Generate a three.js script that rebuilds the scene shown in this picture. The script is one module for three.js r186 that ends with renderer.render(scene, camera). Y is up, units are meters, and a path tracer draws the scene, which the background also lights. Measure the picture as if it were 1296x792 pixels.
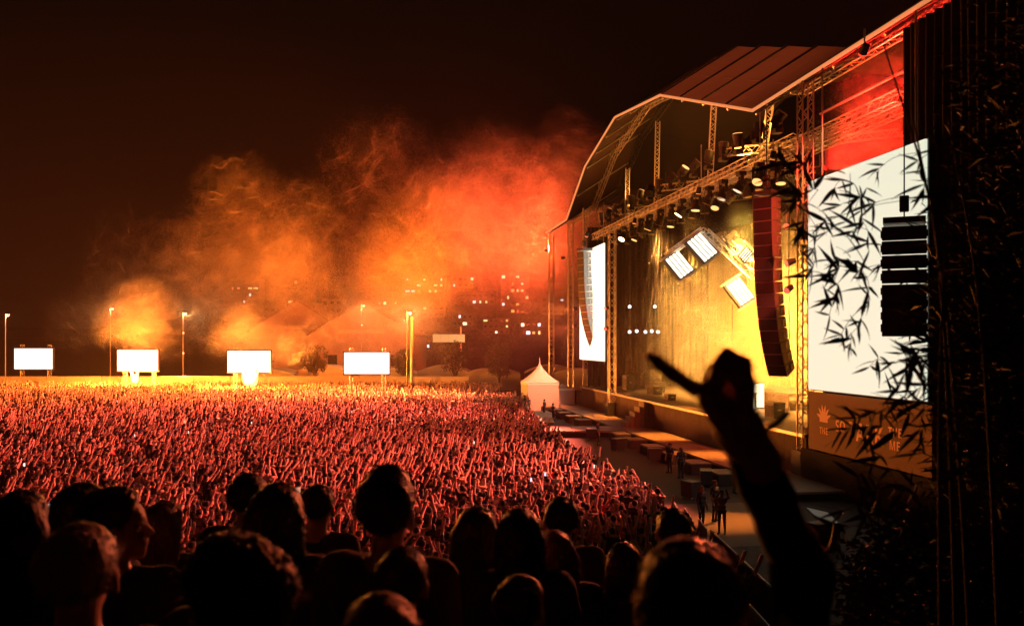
import * as THREE from 'three';
import { mergeGeometries } from 'three/addons/utils/BufferGeometryUtils.js';
import { RectAreaLightUniformsLib } from 'three/addons/lights/RectAreaLightUniformsLib.js';
import { RoundedBoxGeometry } from 'three/addons/geometries/RoundedBoxGeometry.js';
import { createNoise3D } from 'simplex-noise';

// ---------- camera, sky, exposure ----------
const scene = new THREE.Scene();
const F = 1122, EYE = 7.7;                                   // focal length in photo pixels, eye height above the field
const camera = new THREE.PerspectiveCamera(2 * Math.atan(433 / F) * 180 / Math.PI, 1296 / 866, 0.1, 3000);
camera.setViewOffset(1296, 866, 0, 0, 1296, 792);            // level lens, shifted so that uprights stay upright
camera.position.set(0, EYE, 0);
camera.lookAt(0, EYE, -10);
camera.focus = 60; camera.userData.fStop = 2.8;
const renderer = new THREE.WebGLRenderer();
renderer.toneMapping = THREE.LinearToneMapping;
renderer.toneMappingExposure = 1;
renderer.shadowMap.enabled = true;
RectAreaLightUniformsLib.init();
const skyData = new Float32Array(16 * 8 * 4);
for (let i = 0; i < 128; i++) skyData.set([0.0024, 0.0007, 0.0005, 1], i * 4);
const sky = new THREE.DataTexture(skyData, 16, 8, THREE.RGBAFormat, THREE.FloatType);
sky.mapping = THREE.EquirectangularReflectionMapping; sky.needsUpdate = true;
scene.background = sky; scene.environment = sky;
scene.fog = new THREE.FogExp2(0xfff0e4, 0.00015);

// ---------- helpers ----------
let seed = 7;
const rnd = () => { seed = (seed + 0x6d2b79f5) | 0; let t = Math.imul(seed ^ (seed >>> 15), 1 | seed); t = (t + Math.imul(t ^ (t >>> 7), 61 | t)) ^ t; return ((t ^ (t >>> 14)) >>> 0) / 4294967296; };
const rr = (a, b) => a + (b - a) * rnd(), gauss = () => { let s = 0; for (let i = 0; i < 6; i++) s += rnd(); return (s - 3) / 0.71; };
const noise3 = createNoise3D(rnd);
const V = (x, y, z) => new THREE.Vector3(x, y, z);
const at = (px, py, D) => V((px - 648) / F * D, EYE - (py - 433) / F * D, -D);   // photo pixel at a real distance
const SX = 23.2, SL = 0.152, AL = Math.hypot(1, SL);
const A = V(-SL / AL, 0, -1 / AL), B = V(1 / AL, 0, -SL / AL);                   // along the stage front, and into the stage
const S = (D, y, v = 0) => V(SX - SL * D, y, -D).addScaledVector(B, v);
const TURN = -Math.acos(SL / AL);                                               // turn of things that face the field from the stage
const used = new Map();
const numbered = (n) => { const k = used.get(n) ?? 0; used.set(n, k + 1); return k ? n + '_' + String(k).padStart(3, '0') : n; };
function put(o, name, label, category, group, kind) {
  o.name = numbered(name); scene.add(o);
  if (label) o.userData.label = label;
  if (category) o.userData.category = category;
  if (group) o.userData.group = group;
  if (kind) o.userData.kind = kind;
  o.traverse((c) => { if (c.isMesh) { c.castShadow = true; c.receiveShadow = true; } });
  return o;
}
const thing = (name, label, category, pos = V(0, 0, 0), turn = 0, group) => { const g = new THREE.Group(); g.position.copy(pos); g.rotation.y = turn; return put(g, name, label, category, group); };
const part = (name, geo, mat, parent) => { const m = new THREE.Mesh(Array.isArray(geo) ? join(geo) : geo, mat); m.name = name; m.castShadow = m.receiveShadow = true; parent.add(m); return m; };
const join = (list) => { const l = list.map((g) => { g = g.index ? g.toNonIndexed() : g; for (const k of Object.keys(g.attributes)) if (!['position', 'normal', 'uv'].includes(k)) g.deleteAttribute(k); return g; }); return l.length === 1 ? l[0] : mergeGeometries(l); };
const box = (w, h, d, x = 0, y = 0, z = 0, ry = 0, rx = 0, rz = 0) => new THREE.BoxGeometry(w, h, d).rotateX(rx).rotateZ(rz).rotateY(ry).translate(x, y, z);
const rbox = (w, h, d, x = 0, y = 0, z = 0, r = 0.03) => new RoundedBoxGeometry(w, h, d, 2, r).translate(x, y, z);
const cyl = (r0, r1, h, x = 0, y = 0, z = 0, n = 12) => new THREE.CylinderGeometry(r1, r0, h, n).translate(x, y + h / 2, z);
function bar(a, b, r, n = 6, r2 = r) {
  const d = b.clone().sub(a), g = new THREE.CylinderGeometry(r2, r, d.length(), n);
  g.applyQuaternion(new THREE.Quaternion().setFromUnitVectors(V(0, 1, 0), d.normalize()));
  return g.translate((a.x + b.x) / 2, (a.y + b.y) / 2, (a.z + b.z) / 2);
}
const tube = (pts, r, n = 5, seg = pts.length * 4) => new THREE.TubeGeometry(new THREE.CatmullRomCurve3(pts), seg, r, n);
function truss(a, b, w = 0.5, r = 0.035, step = 1) {           // four chords with zigzag lacing
  const d = b.clone().sub(a), L = d.length(); d.normalize();
  const s = V(0, 1, 0).cross(d); if (s.lengthSq() < 0.01) s.set(1, 0, 0).addScaledVector(d, -d.x); s.normalize();
  const u = d.clone().cross(s).normalize(), out = [], c = [[-1, -1], [1, -1], [1, 1], [-1, 1]];
  const P = (t, k) => a.clone().addScaledVector(d, t).addScaledVector(s, c[k][0] * w / 2).addScaledVector(u, c[k][1] * w / 2);
  for (let k = 0; k < 4; k++) out.push(bar(P(0, k), P(L, k), r, 5));
  const n = Math.max(1, Math.round(L / (w * step)));
  for (let i = 0; i < n; i++) for (let k = 0; k < 4; k++) out.push(bar(P(L * i / n, (k + i % 2) % 4), P(L * (i + 1) / n, (k + 1 - i % 2) % 4), r * 0.6, 4));
  return out;
}
const poly = (quads) => { const p = [], uv = []; for (const [a, b, c, d] of quads) { for (const v of [a, b, c, a, c, d]) p.push(v.x, v.y, v.z); uv.push(0, 0, 1, 0, 1, 1, 0, 0, 1, 1, 0, 1); } const g = new THREE.BufferGeometry(); g.setAttribute('position', new THREE.Float32BufferAttribute(p, 3)); g.setAttribute('uv', new THREE.Float32BufferAttribute(uv, 2)); g.computeVertexNormals(); return g; };
const C = (r, g, b) => new THREE.Color().setRGB(r, g, b);
const std = (r, g, b, rough = 0.8, o = {}) => new THREE.MeshStandardMaterial({ color: C(r, g, b), roughness: rough, ...o });
const glow = (r, g, b, k = 1) => new THREE.MeshStandardMaterial({ color: C(0.1, 0.1, 0.1), roughness: 0.6, emissive: C(r, g, b), emissiveIntensity: k });
function noiseTex(size, f, lo, hi, contrast = 1, octaves = 4) {   // grey speckle that tiles, for colour or bump
  const c = new Uint8Array(size * size * 4);
  for (let y = 0; y < size; y++) for (let x = 0; x < size; x++) {
    let s = 0, a = 1, w = 0, q = f;
    for (let o = 0; o < octaves; o++) { const t = x / size * 2 * Math.PI, u = y / size * 2 * Math.PI; s += a * noise3(Math.cos(t) * q + Math.cos(u) * q * 0.7, Math.sin(t) * q + 31 * o, Math.sin(u) * q); w += a; a *= 0.6; q *= 2.1; }
    const v = Math.max(0, Math.min(1, 0.5 + 0.5 * contrast * s / w)), k = (y * size + x) * 4, g = 255 * (lo + (hi - lo) * v);
    c[k] = c[k + 1] = c[k + 2] = g; c[k + 3] = 255;
  }
  const t = new THREE.DataTexture(c, size, size); t.wrapS = t.wrapT = THREE.RepeatWrapping; t.magFilter = THREE.LinearFilter; t.colorSpace = THREE.SRGBColorSpace; t.needsUpdate = true; return t;
}
const grain = noiseTex(256, 2.5, 0.62, 1, 1.4), cloth = noiseTex(128, 6, 0.7, 1, 1.6);
const rep = (t, u, v) => { const c = t.clone(); c.repeat.set(u, v); c.needsUpdate = true; return c; };

const M = {
  asphalt: std(0.05, 0.046, 0.043, 0.9, { map: rep(grain, 60, 60) }), grass: std(0.05, 0.055, 0.03, 1, { map: rep(grain, 40, 40) }),
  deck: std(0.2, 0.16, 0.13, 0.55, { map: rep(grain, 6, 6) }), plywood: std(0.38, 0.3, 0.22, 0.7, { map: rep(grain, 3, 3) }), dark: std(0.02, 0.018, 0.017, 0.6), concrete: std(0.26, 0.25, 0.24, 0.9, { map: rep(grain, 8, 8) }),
  alu: std(0.55, 0.53, 0.5, 0.35, { metalness: 0.7 }), steel: std(0.35, 0.34, 0.33, 0.45, { metalness: 0.6 }), darkSteel: std(0.06, 0.058, 0.055, 0.5, { metalness: 0.4 }),
  fabric: std(0.42, 0.36, 0.33, 0.75, { map: rep(cloth, 3, 3) }), drape: std(0.3, 0.22, 0.11, 0.7, { map: rep(cloth, 4, 6) }), blackDrape: std(0.016, 0.013, 0.015, 0.95, { map: rep(cloth, 4, 6) }),
  tent: std(0.75, 0.73, 0.7, 0.7, { map: rep(cloth, 2, 2) }), white: std(0.8, 0.8, 0.78, 0.5), brown: std(0.16, 0.09, 0.05, 0.8, { map: rep(grain, 2, 1) }), speaker: std(0.05, 0.045, 0.045, 0.55), grille: std(0.035, 0.03, 0.03, 0.7, { map: rep(cloth, 8, 4) }),
};
// ---------- ground and terrace ----------
{
  const g = new THREE.PlaneGeometry(2400, 2400, 1, 1).rotateX(-Math.PI / 2); g.attributes.uv.array.forEach((v, i, a) => { a[i] = v * 8; });
  put(new THREE.Mesh(g, M.asphalt), 'ground', 'dark asphalt field under the crowd', 'ground', null, 'structure');
  const t = thing('terrace', 'stepped concrete terrace under the onlookers', 'terrace'); t.userData.kind = 'structure';
  for (const [y, z0, z1] of [[5.5, 8, -3.15], [5.34, -3.15, -4.35], [5.18, -4.35, -6.6]]) part('step', [box(24, y, z0 - z1, 2, y / 2, (z0 + z1) / 2)], M.concrete, t);
}
const pitMat = std(0.05, 0.045, 0.042, 0.9, { map: rep(grain, 0.5, 0.5) });
{
  const line = (pts, y) => { const s = new THREE.Shape(pts.map(([x, d]) => new THREE.Vector2(x, d))); const g = new THREE.ShapeGeometry(s).rotateX(-Math.PI / 2).translate(0, y, 0); return g; };
  put(new THREE.Mesh(line([[0.6, 101], [9, 104], [14.2, 50], [15.2, 43], [6.2, 41], [3.2, 60]], 0.004), pitMat), 'pit_floor', 'asphalt floor of the pit between crowd and stage', 'floor', null, 'structure');
  put(new THREE.Mesh(line([[7.2, 42], [11.6, 42.6], [11.2, 34], [7.2, 33]], 0.008), std(0.2, 0.13, 0.07, 0.8, { map: rep(grain, 3, 3) })), 'path', 'tan plywood path at the end of the pit', 'path', null, 'structure');
}
// ---------- hill with houses ----------
const hillAt = (X, D) => { const r = Math.max(0, Math.min(1, (X + 190) / 150)); return D < 185 ? -0.5 : Math.min((D - 185) * 0.165, 38 + 4 * noise3(X * 0.006, 3, 1)) * (0.35 + 0.65 * r) + 2.2 * noise3(X * 0.02, D * 0.02, 5) * Math.min(1, (D - 185) / 60); };
{
  const g = new THREE.PlaneGeometry(900, 420, 150, 70).rotateX(-Math.PI / 2).translate(60, 0, -392), p = g.attributes.position;
  for (let i = 0; i < p.count; i++) p.setY(i, hillAt(p.getX(i), -p.getZ(i)));
  g.computeVertexNormals();
  put(new THREE.Mesh(g, M.grass), 'hill', 'dark hillside behind the field', 'hill', null, 'structure');
}
function onHill(px, py) { let D = 190; for (; D < 560; D += 1) { const v = at(px, py, D); if (v.y <= hillAt(v.x, D)) break; } return D; }
{
  const wallM = [std(0.14, 0.11, 0.09), std(0.1, 0.08, 0.07), std(0.18, 0.15, 0.12)], roofM = std(0.07, 0.04, 0.03), paneM = std(0.02, 0.02, 0.025, 0.15);
  const lit = [glow(1, 0.55, 0.2, 2.4), glow(1, 0.7, 0.4, 2.8), glow(1, 0.36, 0.1, 1.6), glow(0.9, 0.85, 0.9, 2)];
  const tones = ['ochre', 'brown', 'grey'];
  // px, py of the foot, width and height in photo pixels, storeys, bays, flat or pitched, share lit
  const blocks = [[305, 386, 44, 34, 4, 6, 1, 0.26], [374, 386, 34, 33, 4, 5, 1, 0.3], [420, 398, 26, 20, 2, 3, 0, 0.16], [487, 388, 34, 26, 3, 5, 0, 0.4], [537, 372, 50, 22, 3, 7, 1, 0.42], [586, 365, 30, 16, 2, 4, 0, 0.4], [604, 386, 46, 16, 2, 6, 1, 0.36], [652, 398, 36, 52, 6, 6, 1, 0.36], [585, 414, 26, 18, 2, 4, 0, 0.34], [628, 424, 34, 22, 3, 5, 0, 0.34], [672, 426, 28, 20, 2, 4, 0, 0.34], [548, 402, 28, 16, 2, 4, 0, 0.2], [532, 444, 26, 12, 1, 4, 0, 0.4], [446, 420, 26, 16, 2, 3, 0, 0.14], [700, 398, 30, 22, 3, 4, 0, 0.3], [345, 404, 26, 16, 2, 3, 0, 0.12]];
  const names = ['four storey flats with flat roof high on the hillside', 'tall narrow flats above the gabled hall', 'small house with dim windows beside the flats', 'row house with bright windows above the street lamp', 'long flat roofed block with a bright top row of windows', 'small pitched house on the hill crest', 'wide low block in the middle of the hillside', 'six storey tower block above the marquees', 'two storey house above the yellow board', 'three storey house below the tower block', 'low house beside the tower block foot', 'small pitched house under the long block', 'single storey house low on the slope behind the pole', 'dark pitched house between the two gabled halls', 'three storey house behind the stage end', 'dim small house above the first gabled hall'];
  blocks.forEach(([px, py, w, h, st, bays, flat, share], i) => {
    const D = onHill(px, py), c = at(px, py, D), W = w / F * D, H = h / F * D, dep = Math.min(W, 14), k = i % 3;
    const b = thing('hill_house', tones[k] + ' ' + names[i], 'building', V(c.x, c.y - 3, c.z - dep / 2), 0, 'lit houses on the hillside');
    part('wall', [box(W, H + 3, dep, 0, (H + 3) / 2, 0)], wallM[k], b);
    if (flat) part('roof', [box(W + 0.6, 0.4, dep + 0.6, 0, H + 3.2, 0)], roofM, b);
    else { const s = new THREE.Shape([[-dep / 2 - 0.5, 0], [dep / 2 + 0.5, 0], [0, dep * 0.32]].map((p) => new THREE.Vector2(...p))); part('roof', [new THREE.ExtrudeGeometry(s, { depth: W + 0.8, bevelEnabled: false }).rotateY(Math.PI / 2).translate(-W / 2 - 0.4, H + 3, 0)], roofM, b); }
    const pw = W / bays, ph = H / st;
    for (let r = 0; r < st; r++) for (let q = 0; q < bays; q++) {
      const on = rnd() < share, ww = pw * (on ? rr(0.25, 0.8) : 0.5), hh = ph * rr(0.26, 0.42), x = -W / 2 + pw * (q + 0.5), y = 3 + ph * (r + 0.5);
      part('window', [box(ww, hh, 0.12, x, y, dep / 2 + 0.06)], on ? lit[Math.floor(rnd() * 4)] : paneM, b);
    }
  });
}
// ---------- gabled halls, marquees and fence at the back of the field ----------
function hall(px, peak, base, half, D, label) {
  const c = at(px, base, D), H = at(px, peak, D).y, W = half / F * D, eave = H - W * 0.62;
  const b = thing('gabled_hall', label, 'building', V(c.x, 0, c.z - 12), 0, 'gabled halls behind the field');
  const s = new THREE.Shape([[-W, 0], [W, 0], [W, eave], [0, H], [-W, eave]].map((p) => new THREE.Vector2(...p)));
  part('wall', [new THREE.ExtrudeGeometry(s, { depth: 24, bevelEnabled: false }).translate(0, 0, -12)], std(0.3, 0.2, 0.15), b);
  const L = Math.hypot(W, H - eave), an = Math.atan2(H - eave, W);
  for (const k of [-1, 1]) part('roof', [box(L + 0.8, 0.25, 25, k * (W / 2 + 0.15), (H + eave) / 2 + 0.12, 0, 0, 0, -k * an)], std(0.13, 0.07, 0.05), b);
  part('band', [box(W * 0.9, 0.7, 0.1, 0, eave + 0.6, 12.06)], std(0.4, 0.3, 0.22), b);
  for (const x of [-0.55, 0, 0.55]) part('window', [box(1.6, 1.9, 0.1, x * W, eave * 0.5, 12.06)], std(0.03, 0.03, 0.03, 0.2), b);
}
hall(375, 381, 470, 60, 165, 'gabled hall with pale band seen through orange haze behind flaming screen');
hall(457, 383, 470, 66, 158, 'gabled hall rising behind the screen nearest the tall white pole');
function marquee(x, D, W, H, bulge, label) {
  const m = thing('marquee', label, 'tent', V(x, 0, -D), 0, 'pale marquees along the back fence');
  const n = 12, pts = []; for (let i = 0; i <= n; i++) { const t = i / n; pts.push([W * (t - 0.5), H + bulge * Math.sin(Math.PI * t) ** 0.8]); }
  const s = new THREE.Shape([[-W / 2, H - 0.05], ...pts, [W / 2, H - 0.05]].map((p) => new THREE.Vector2(...p)));
  part('roof', [new THREE.ExtrudeGeometry(s, { depth: 8, bevelEnabled: false }).translate(0, 0, -8.1)], M.tent, m);
  for (let i = 0; i < 4; i++) part('wall_panel', [box(W / 4 - 0.04, H - 0.02, 0.06, -W / 2 + W * (i + 0.5) / 4, H / 2, -0.3)], M.tent, m);
  for (let i = 0; i <= 4; i++) part('post', [box(0.09, H, 0.09, -W / 2 + W * i / 4, H / 2, -0.2)], M.alu, m);
}
[[335, 'marquee beside the brightest flaming screen'], [405, 'marquee between the second flaming screen and the plain one'], [490, 'marquee beside the tall white pole'], [560, 'marquee with humped roof beneath the yellow board'], [622, 'marquee with humped roof in front of two round trees'], [700, 'marquee behind the pointed white tent'], [735, 'marquee end beside the far speaker tower']].forEach(([px, l], i) => { const D = 142 + (i % 2) * 3; marquee((px - 648) / F * D, D, 9.2, 2.6, i % 2 ? 1.3 : 0.8, 'pale ' + l); });
for (let i = 0; i < 36; i++) {
  const x = -92 + i * 2.72; if (x > -7) break;
  const f = thing('fence_panel', 'pale back fence panel behind the last row of the crowd', 'fence', V(x, 0, -131 - rr(0, 0.05)), 0, 'fence panels closing the back of the field');
  part('board', [box(2.66, 2.6, 0.05, 0, 1.31, 0)], std(0.5, 0.42, 0.33, 0.8), f); part('rail', [box(2.7, 0.08, 0.1, 0, 2.64, 0)], M.alu, f);
}
// ---------- street lamps, poles, yellow board ----------
function lampPost(px, py, D, label, k, heads = 1) {
  const c = at(px, py, D), t = thing('street_lamp', label, 'street lamp', V(c.x, 0, c.z), 0, 'lit street lamps behind the field');
  part('pole', [cyl(0.13, 0.08, c.y, 0, 0, 0, 10)], M.steel, t);
  const h = part('lamp_head', [rbox(0.9, 0.22, 0.4, 0.3, c.y + 0.1, 0, 0.06)], M.darkSteel, t); part('bulb', [new THREE.SphereGeometry(0.22, 10, 8).translate(0.4, c.y - 0.12, 0)], glow(1, 0.6, 0.28, 6), h);
  const l = new THREE.PointLight(C(1, 0.42, 0.13), k); l.position.set(0.4, c.y - 0.12, 0); l.shadow.radius = 8; l.castShadow = true; t.add(l);
  for (let i = 1; i < heads; i++) part('bulb', [new THREE.SphereGeometry(0.14, 8, 6).translate(0.15, c.y - 3.4 * i, 0.2)], glow(1, 0.6, 0.28, 4), t);
}
lampPost(515, 395, 128, 'street lamp beside the tall white pole', 220);
lampPost(457, 386, 150, 'street lamp in front of the gabled hall', 350, 2);
lampPost(231, 396, 150, 'street lamp between the two flaming screens with small lamps down its pole', 350, 3);
lampPost(139, 390, 165, 'street lamp high above the smoke of the first flames', 300);
lampPost(6, 398, 150, 'street lamp beside the screen without flames or marquees', 250);
{
  const c = at(521, 490, 126), t = thing('white_pole', 'tall plain white pole standing at the back of the crowd', 'pole', V(c.x, 0, c.z));
  part('shaft', [cyl(0.24, 0.2, at(521, 402, 126).y, 0, 0, 0, 14)], M.white, t); part('cap', [new THREE.SphereGeometry(0.22, 12, 8).translate(0, at(521, 402, 126).y, 0)], M.white, t);
  const b = at(568, 428, 165), s = thing('roadside_board', 'long pale yellow lit board on a post above the trees', 'sign', V(b.x, 0, b.z));
  for (let i = 0; i < 4; i++) part('panel', [box(1.46, 1.45, 0.25, -2.25 + i * 1.5, b.y, 0)], glow(0.75, 0.5, 0.16, 0.75), s);
  part('frame', [box(6.2, 0.1, 0.3, 0, b.y + 0.78, 0), box(6.2, 0.1, 0.3, 0, b.y - 0.78, 0)], M.darkSteel, s); part('post', [cyl(0.2, 0.15, b.y + 2.2, 2.2, 0, -0.3)], M.white, s);
}
// ---------- trees ----------
const leafMat = std(0.075, 0.07, 0.03, 0.8, { side: THREE.DoubleSide });
function tree(px, top, bottom, rad, D, label) {
  const c = at(px, 490, D), yt = at(px, top, D).y, yb = at(px, bottom, D).y, R = rad / F * D, t = thing('round_tree', label, 'tree', V(c.x, 0, c.z), 0, 'trees in front of the marquees');
  const lim = []; for (let i = 0; i < 9; i++) { const a = i * 2.4, y0 = yb * rr(0.85, 1.1); lim.push(bar(V(0, y0, 0), V(Math.cos(a) * R * 0.6, y0 + (yt - yb) * rr(0.3, 0.6), Math.sin(a) * R * 0.6), 0.07, 5, 0.02)); }
  part('trunk', [cyl(0.2, 0.1, yb + (yt - yb) * 0.6, 0, 0, 0, 8), ...lim], std(0.07, 0.05, 0.035), t);
  const p = [], q = new THREE.Quaternion(), e = new THREE.Euler(), clumps = Array.from({ length: 46 }, () => { const u = rnd() * 6.283, w = rr(-1, 1), r = Math.cbrt(rnd()) * 0.85, s = Math.sqrt(1 - w * w); return V(s * Math.cos(u) * r * R, (yt + yb) / 2 + w * r * (yt - yb) / 2, s * Math.sin(u) * r * R); });
  for (let i = 0; i < 4200; i++) { const k = clumps[i % 46], o = k.clone().add(V(gauss() * R * 0.13, gauss() * R * 0.13, gauss() * R * 0.13)); q.setFromEuler(e.set(rr(0, 6), rr(0, 6), 0)); for (const [x, y] of [[-0.1, 0], [0.1, 0], [0, 0.22]]) { const v = V(x, y, 0).applyQuaternion(q).add(o); p.push(v.x, v.y, v.z); } }
  const g = new THREE.BufferGeometry(); g.setAttribute('position', new THREE.Float32BufferAttribute(p, 3)); g.computeVertexNormals(); part('crown', g, leafMat, t);
}
tree(575, 430, 478, 19, 139, 'round crowned tree directly under the yellow board');
tree(632, 424, 480, 21, 139, 'round crowned tree between yellow board and pointed tent');
tree(398, 432, 476, 18, 139, 'round tree between the flaming screen and the screen by the pole');
tree(512, 436, 478, 14, 141, 'slim tree beside the tall white pole');
// ---------- video screens at the back of the field, two with flames ----------
const screenWhite = glow(1, 0.95, 0.86, 1.5), flameMat = glow(1, 0.36, 0.05, 1.7), flameCore = glow(1, 0.62, 0.2, 2.2);
[[42, 441, 467, 48, 131, 0, 'white video screen standing apart under the dark sky without flames'], [174, 443, 469, 51, 124, 1, 'white video screen with a small flame and smoke under it'], [315, 444, 471, 54, 117, 2, 'white video screen with the brightest flame spilling below it'], [464, 446, 473, 57, 110, 0, 'white video screen between the gabled hall and tall white pole']].forEach(([px, y0, y1, w, D, fire, label]) => {
  const a = at(px, y0, D), b = at(px, y1, D), W = w / F * D, H = a.y - b.y, t = thing('video_screen', label, 'video screen', V(a.x, 0, -D), 0, 'video screens along the back of the field');
  part('screen_panel', [box(W, H, 0.1, 0, (a.y + b.y) / 2, 0.1)], screenWhite, t);
  part('frame', [box(W + 0.3, H + 0.3, 0.25, 0, (a.y + b.y) / 2, -0.12)], M.dark, t);
  for (const k of [-1, 1]) part('support', truss(V(k * W * 0.36, 0, -0.6), V(k * W * 0.36, a.y + 0.6, -0.6), 0.4, 0.03), M.steel, t);
  const l = new THREE.RectAreaLight(C(1, 0.84, 0.6), 3, W, H); l.position.set(0, (a.y + b.y) / 2, 0.18); l.lookAt(a.x, (a.y + b.y) / 2, 10); l.rotation.set(0, Math.PI, 0); t.add(l);
  if (fire) {
    const f = thing('flame', fire === 2 ? 'brightest orange flame burning under the second flaming screen' : 'small orange flame burning under the first flaming screen', 'flame', V(a.x + (fire === 2 ? 0.4 : 0.1), 0, -D + 1.2), 0, 'stage flames');
    part('burner', [box(0.6, 0.5, 0.6, 0, 1.6, 0), cyl(0.05, 0.05, 1.4)], M.darkSteel, f);
    for (let i = 0; i < (fire === 2 ? 9 : 5); i++) { const pr = []; const h = rr(1.2, fire === 2 ? 3.2 : 2.4), r = rr(0.22, fire === 2 ? 0.6 : 0.4); for (let k = 0; k <= 8; k++) pr.push(new THREE.Vector2(r * Math.sin(Math.PI * Math.pow(k / 8, 0.6)) + 0.001, h * k / 8)); const g = new THREE.LatheGeometry(pr, 8); g.rotateZ(rr(-0.5, 0.5)).rotateX(rr(-0.3, 0.3)).translate(rr(-0.6, 0.6) * fire * 0.6, 1.9, rr(-0.3, 0.3)); part('flame_tongue', g, i % 2 ? flameMat : flameCore, f); }
    const pl = new THREE.PointLight(C(1, 0.24, 0.022), fire === 2 ? 9000 : 7000); pl.position.set(0, 3.4, 1.0); pl.shadow.radius = 40; pl.castShadow = true; f.add(pl);
  }
});
// ---------- pointed white tent beside the stage ----------
function pagoda(px, D, W, eave, peak, label) {
  const x = (px - 648) / F * D, t = thing('pagoda_tent', label, 'tent', V(x, 0, -D), 0.2);
  for (let k = 0; k < 4; k++) part('wall_panel', [box(W, eave, 0.05, 0, eave / 2, W / 2).rotateY(k * Math.PI / 2)], M.tent, t);
  const pr = []; for (let i = 0; i <= 8; i++) { const s = i / 8; pr.push(new THREE.Vector2(Math.max(0.02, W * 0.74 * Math.pow(1 - s, 1.7)), eave + (peak - eave) * s)); }
  part('roof', [new THREE.LatheGeometry(pr, 4).rotateY(Math.PI / 4)], M.tent, t); part('valance', [box(W + 0.1, 0.25, W + 0.1, 0, eave - 0.1, 0)], M.white, t); part('finial', [cyl(0.03, 0.01, 0.5, 0, peak - 0.1, 0)], M.alu, t);
}
pagoda(683, 100, 3.5, 3.2, 5.6, 'pointed white tent standing by the far end of the stage'); pagoda(712, 104, 2.3, 2.3, 2.9, 'small low white tent beside the pointed one');
// ---------- stage ----------
const stageThing = (name, label, cat, D, y, v, group) => { const g = thing(name, label, cat, S(D, y, v), TURN, group); g.loc = (d, yy, vv) => V(-(d - D) * AL, yy - y, -(vv - v)); return g; };
const RIM = [[121, 22.7], [108.2, 22.7], [98.4, 27.3], [86.1, 29.6], [72.3, 27.9], [54.5, 22.0], [36, 22.1], [27, 22.1]];
{
  const st = stageThing('stage', 'wide raised concert stage with dark front panels', 'stage', 74, 0, 0), L = st.loc;
  part('deck', [box((101 - 48) * AL, 0.2, 17, L(74.5, 2.6, 0).x, 2.6, -8.5)], M.deck, st);
  for (let d = 48; d < 101; d += 2.65) part('front_panel', [box(2.6 * AL, 2.45, 0.08, L(d + 1.3, 1, 0).x, 1.25, -0.1)], M.brown, st);
  part('lip', [box(53 * AL, 0.16, 0.12, L(74.5, 0, 0).x, 2.62, 0.06)], M.alu, st);
  for (let i = 0; i < 5; i++) part('stair_step', [box(1.6, 0.42 * (i + 1), 0.34, L(76, 0, 0).x, 0.5 + 0.21 * (i + 1), 2.0 - 0.4 * i)], M.plywood, st);
  const rw = stageThing('runway', 'tan low runway along the stage front', 'runway', 74, 0, -1.2), R = rw.loc;
  for (let d = 43; d < 104; d += 4) part('deck_panel', [box(3.97 * AL, 0.12, 2.9, R(d + 2, 0, 0).x, 0.44, 0.35)], M.plywood, rw);
  part('skirt', [box(61 * AL, 0.38, 0.06, R(73.5, 0, 0).x, 0.19, 1.75)], M.blackDrape, rw);
  const cw = thing('catwalk', 'pale catwalk crossing from runway towards the pointed tent', 'catwalk', V(5, 0, -74));
  for (let i = 0; i < 4; i++) part('deck_panel', [box(2.16, 0.14, 4.2, -3.3 + i * 2.2, 0.43, 0)], M.plywood, cw);
  part('skirt', [box(8.8, 0.35, 0.05, 0, 0.18, 2.05)], M.blackDrape, cw);
  const pf = thing('tent_platform', 'pale low platform in front of the pointed tent', 'platform', V(2.6, 0, -88)); for (let i = 0; i < 3; i++) part('deck_panel', [box(3.4 - i * 0.5, 0.12, 4.4, -0.4 + i * 0.4, 0.3 + 0.01 * i, 4.6 - i * 4.5)], M.plywood, pf);
  for (let i = 0, d = 49; d < 102; d += 4.1, i++) { if (d > 70 && d < 78) continue; const sb = stageThing('subwoofer', 'black subwoofer box with top coloured pale as if lit beside the runway', 'subwoofer', d, 0, -4.3, 'subwoofers along the runway'); part('cabinet', [rbox(1.9, 0.62, 1.25, 0, 0.31, 0, 0.03)], M.speaker, sb); part('pale_lit_top', [box(1.86, 0.03, 1.2, 0, 0.64, 0)], M.plywood, sb); part('grille', [box(1.7, 0.5, 0.04, 0, 0.31, 0.65)], M.grille, sb); }  // pale top colour stands for light falling on the boxes
}
// crowd barrier
const edge = [[-1.5, 104], [0.4, 100], [3, 60], [4.8, 46], [6.1, 37], [6.5, 31], [6.5, 22]];
for (let i = 0; i < edge.length - 1; i++) {
  const [x0, d0] = edge[i], [x1, d1] = edge[i + 1], L = Math.hypot(x1 - x0, d1 - d0), n = Math.round(L / 2.4);
  for (let k = 0; k < n; k++) {
    const t = (k + 0.5) / n, b = thing('crowd_barrier', 'black steel barrier section holding the crowd from the pit', 'barrier', V(x0 + (x1 - x0) * t + 0.45, 0, -(d0 + (d1 - d0) * t)), Math.atan2(-(x1 - x0), d0 - d1) + Math.PI / 2, 'crowd barrier along the pit');
    part('panel', [box(L / n - 0.05, 1.0, 0.03, 0, 0.6, 0)], M.darkSteel, b); part('rail', [bar(V(-L / n / 2 + 0.03, 1.14, 0), V(L / n / 2 - 0.03, 1.14, 0), 0.03)], M.steel, b); part('foot', [box(L / n - 0.05, 0.02, 1.0, 0, 0.02, 0.5)], M.darkSteel, b);
  }
}
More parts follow.
